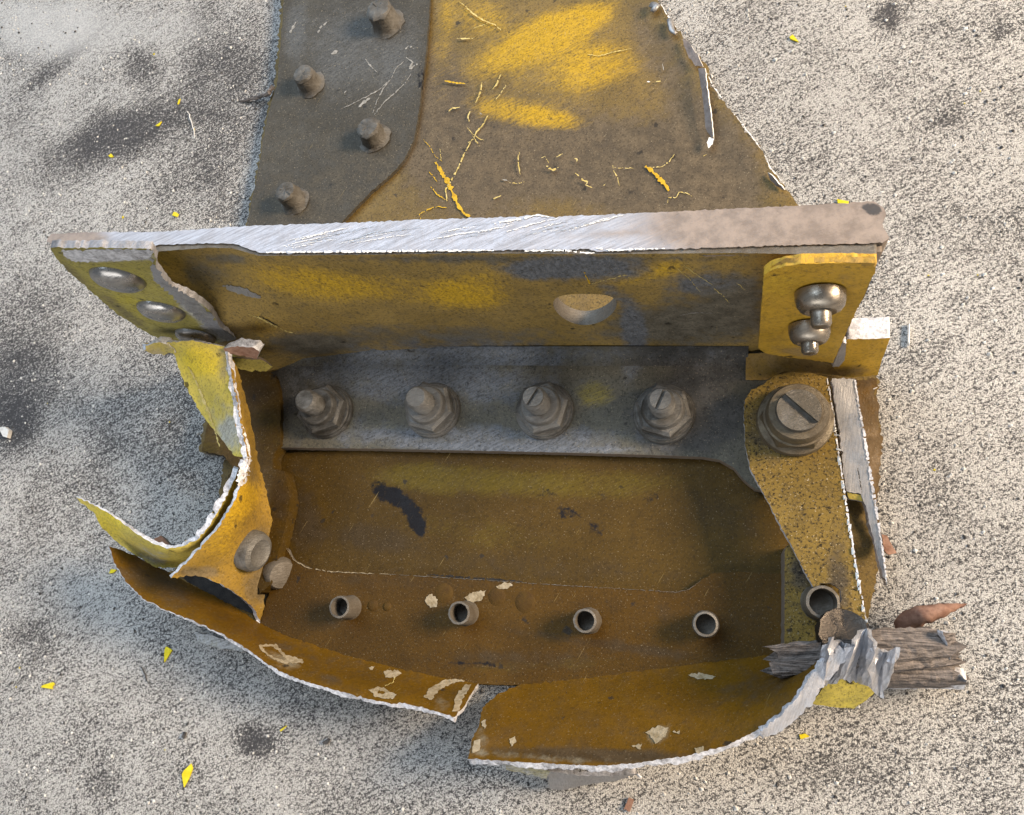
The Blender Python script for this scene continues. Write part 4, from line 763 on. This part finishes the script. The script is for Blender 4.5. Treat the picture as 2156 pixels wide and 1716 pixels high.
chips = [(378, 215, .0022, 'tiny yellow chip on dark stained concrete, nearest the twig', 1.2), (338, 262, .0026, 'tiny yellow chip in the dark stain, between two others', .4), (238, 328, .0026, 'tiny yellow chip at the far end of the dark stain', .2), (370, 453, .0030, 'olive yellow chip on concrete just behind the spar cap edge', -.2),
  (237, 1203, .0026, 'small bright yellow chip beside the pointed left end of the lower lip', .3), (355, 1376, .0040, 'rectangular yellow paint chip below the pale tab', 1.5), (103, 1447, .0042, 'elongated yellow paint chip lying alone on bare concrete left of the spar', .5), (598, 1530, .0022, 'tiny yellow chip below the left lower lip near a dark smudge', .9),
  (395, 1630, .0050, 'largest yellow paint chip, slender and upright, on pale concrete', 1.45), (1772, 425, .0034, 'bright yellow chip tucked behind the brown end of the spar cap', -.7), (1673, 84, .0030, 'dull yellow chip on tan concrete beside the torn skin edge', -.9), (1692, 1550, .0022, 'tiny yellow fleck on concrete just outside the curved right lip', .2)]
for k, (x, y, s_, lb, a) in enumerate(chips): flake('paint_chip', x, y, s_, 'chip', lb, 'paint chip', G, 200 + k, .5, .0006, a)
flake('metal_sliver', 1912, 706, .0048, 'white', 'bright white metal sliver standing on concrete right of the cut block', 'metal sliver', None, 230, .16, .0016, 1.55)
flake('brown_flake', 1326, 1690, .0036, 'leaf', 'reddish brown flake on concrete below the grey offcut', 'flake', None, 231, .5, .001, 1.2)
flake('dark_flake', 395, 1548, .0022, 'darkgrain', 'small dark flake on pale concrete near the slender yellow chip', 'flake', None, 232, .7, .001, .2)
flake('dark_flake', 690, 1560, .002, 'darkgrain', 'small dark flake on concrete right of the dark smudge', 'flake', None, 233, .6, .001, .5)
flake('grey_pebble', 18, 912, .0050, 'grain', 'flat grey pebble at the end of a pale scrape', 'pebble', None, 234, .5, .0022, -.3)
# stray hair and twig
def strand(name, line, r, mat, label, cat, z=.0006, seed=0):
    rng = np.random.default_rng(seed); pts = densify(line, 7, .8, rng, closed=False); c = [P(p[0], p[1], (p[2] if len(p) > 2 else -ZB) + z) for p in pts]; n = 6; V = []; f = []
    for i, q in enumerate(c):
        t = np.array(c[min(i + 1, len(c) - 1)]) - np.array(c[max(i - 1, 0)]); R = frame(t); u = i / (len(c) - 1); rr = r * (1 - .6 * u) * rng.uniform(.8, 1.2)
        for j in range(n): V.append(q + R[:, 0] * rr * math.cos(6.283 * j / n) + R[:, 1] * rr * math.sin(6.283 * j / n))
    for i in range(len(c) - 1):
        for j in range(n): f.append((i * n + j, i * n + (j + 1) % n, (i + 1) * n + (j + 1) % n, (i + 1) * n + j))
    f += [tuple(range(n))[::-1], tuple(range((len(c) - 1) * n, len(c) * n))]
    base = np.array(c[0]) * 1.0; base[2] = 0
    me = bpy.data.meshes.new(name); me.from_pydata((np.array(V) - base).tolist(), [], f); me.materials.append(MAT[mat]); o = bpy.data.objects.new(name, me); COL.objects.link(o); o.location = tuple(base)
    o['label'] = label; o['category'] = cat; return o
strand('twig', [(575, 182, 0.0), (566, 196, 0.0), (545, 205, -.003), (505, 214, -.006)], .0013, 'fibre', 'short brown twig poking out from under the grey corner of the plate', 'twig', .002, 1)
strand('dark_fibre', [(298, 1405), (306, 1422), (313, 1440)], .0004, 'darkgrain', 'thin dark fibre on concrete below the rectangular yellow chip', 'fibre', .0005, 2)
strand('pale_fibre', [(395, 235), (404, 260), (410, 290)], .0004, 'grain', 'thin pale fibre lying along the dark stained concrete', 'fibre', .0005, 3)
# curled brown sliver beside the broken rods
def curled():
    line = [(1903, 1335, -.004), (1912, 1310, .002), (1935, 1295, .006), (1975, 1285, .006), (2025, 1271, .003)]
    rng = np.random.default_rng(8); pts = np.array(densify(line, 8, .5, rng, closed=False)); n = len(pts); c = np.array([P(*p) for p in pts]); t = np.gradient(c, axis=0); t /= np.linalg.norm(t, axis=1)[:, None]
    s = np.cross(t, (0, 0, 1)); s /= np.linalg.norm(s, axis=1)[:, None]; V = []; f = []; K = 6
    for i in range(n):
        u = i / (n - 1); w = .0062 * (1 - u) ** .7 * min(1, u * 4 + .6)
        for j in range(K): a = j / (K - 1) - .5; V.append(c[i] + s[i] * w * a * 1.4 + np.array([0, 0, -.004 * (a * 2) ** 2 * (1 - u)]) + rng.normal(0, .0002, 3))
    for i in range(n - 1):
        for j in range(K - 1): f.append((i * K + j, i * K + j + 1, (i + 1) * K + j + 1, (i + 1) * K + j))
    V = np.array(V); V[:, 2] -= V[:, 2].min() - .0004; base = np.array([c[0][0], c[0][1], 0]); me = bpy.data.meshes.new('curled_sliver'); me.from_pydata((V - base).tolist(), [], f); me.materials.append(MAT['leaf']); me.polygons.foreach_set('use_smooth', [True] * len(f))
    o = bpy.data.objects.new('curled_sliver', me); COL.objects.link(o); o.location = tuple(base); m = o.modifiers.new('thickness', 'SOLIDIFY'); m.thickness = .0006
    o['label'] = 'curled reddish brown sliver with a pointed tip beside the splintered rods'; o['category'] = 'sliver'
curled()

# sand grains loose on the concrete
def grains(name, count, mat, label, seed, smin, smax):
    rng = np.random.default_rng(seed); V = []; f = []
    x = rng.uniform(-.44, .17, count); y = rng.uniform(-.12, .34, count)
    ico = np.array([(1, 0, 0), (-1, 0, 0), (0, 1, 0), (0, -1, 0), (0, 0, 1), (0, 0, -1)], float)
    fc = [(0, 2, 4), (2, 1, 4), (1, 3, 4), (3, 0, 4), (2, 0, 5), (1, 2, 5), (3, 1, 5), (0, 3, 5)]
    for i in range(count):
        s = rng.uniform(smin, smax) * rng.uniform(.5, 1); a = rng.uniform(0, 6.28); R = np.array([[math.cos(a), -math.sin(a), 0], [math.sin(a), math.cos(a), 0], [0, 0, .7]])
        b = len(V); v = (ico * rng.uniform(.6, 1.1, (6, 1))) @ R.T * s + (x[i], y[i], s * .35); V += list(v); f += [tuple(b + k for k in t) for t in fc]
    o = link(name, V, f, [mat], None); o['kind'] = 'stuff'; o['label'] = label; o['category'] = 'sand'
grains('sand_grains', 5500, 'grain', 'pale sand grains scattered over the concrete', 3, .0003, .0011)
grains('paint_dust', 55, 'chip', 'tiny yellow paint flecks sprinkled over the concrete', 5, .0004, .0010)
grains('grit', 3500, 'darkgrain', 'dark grit scattered over the concrete', 4, .0003, .0010)
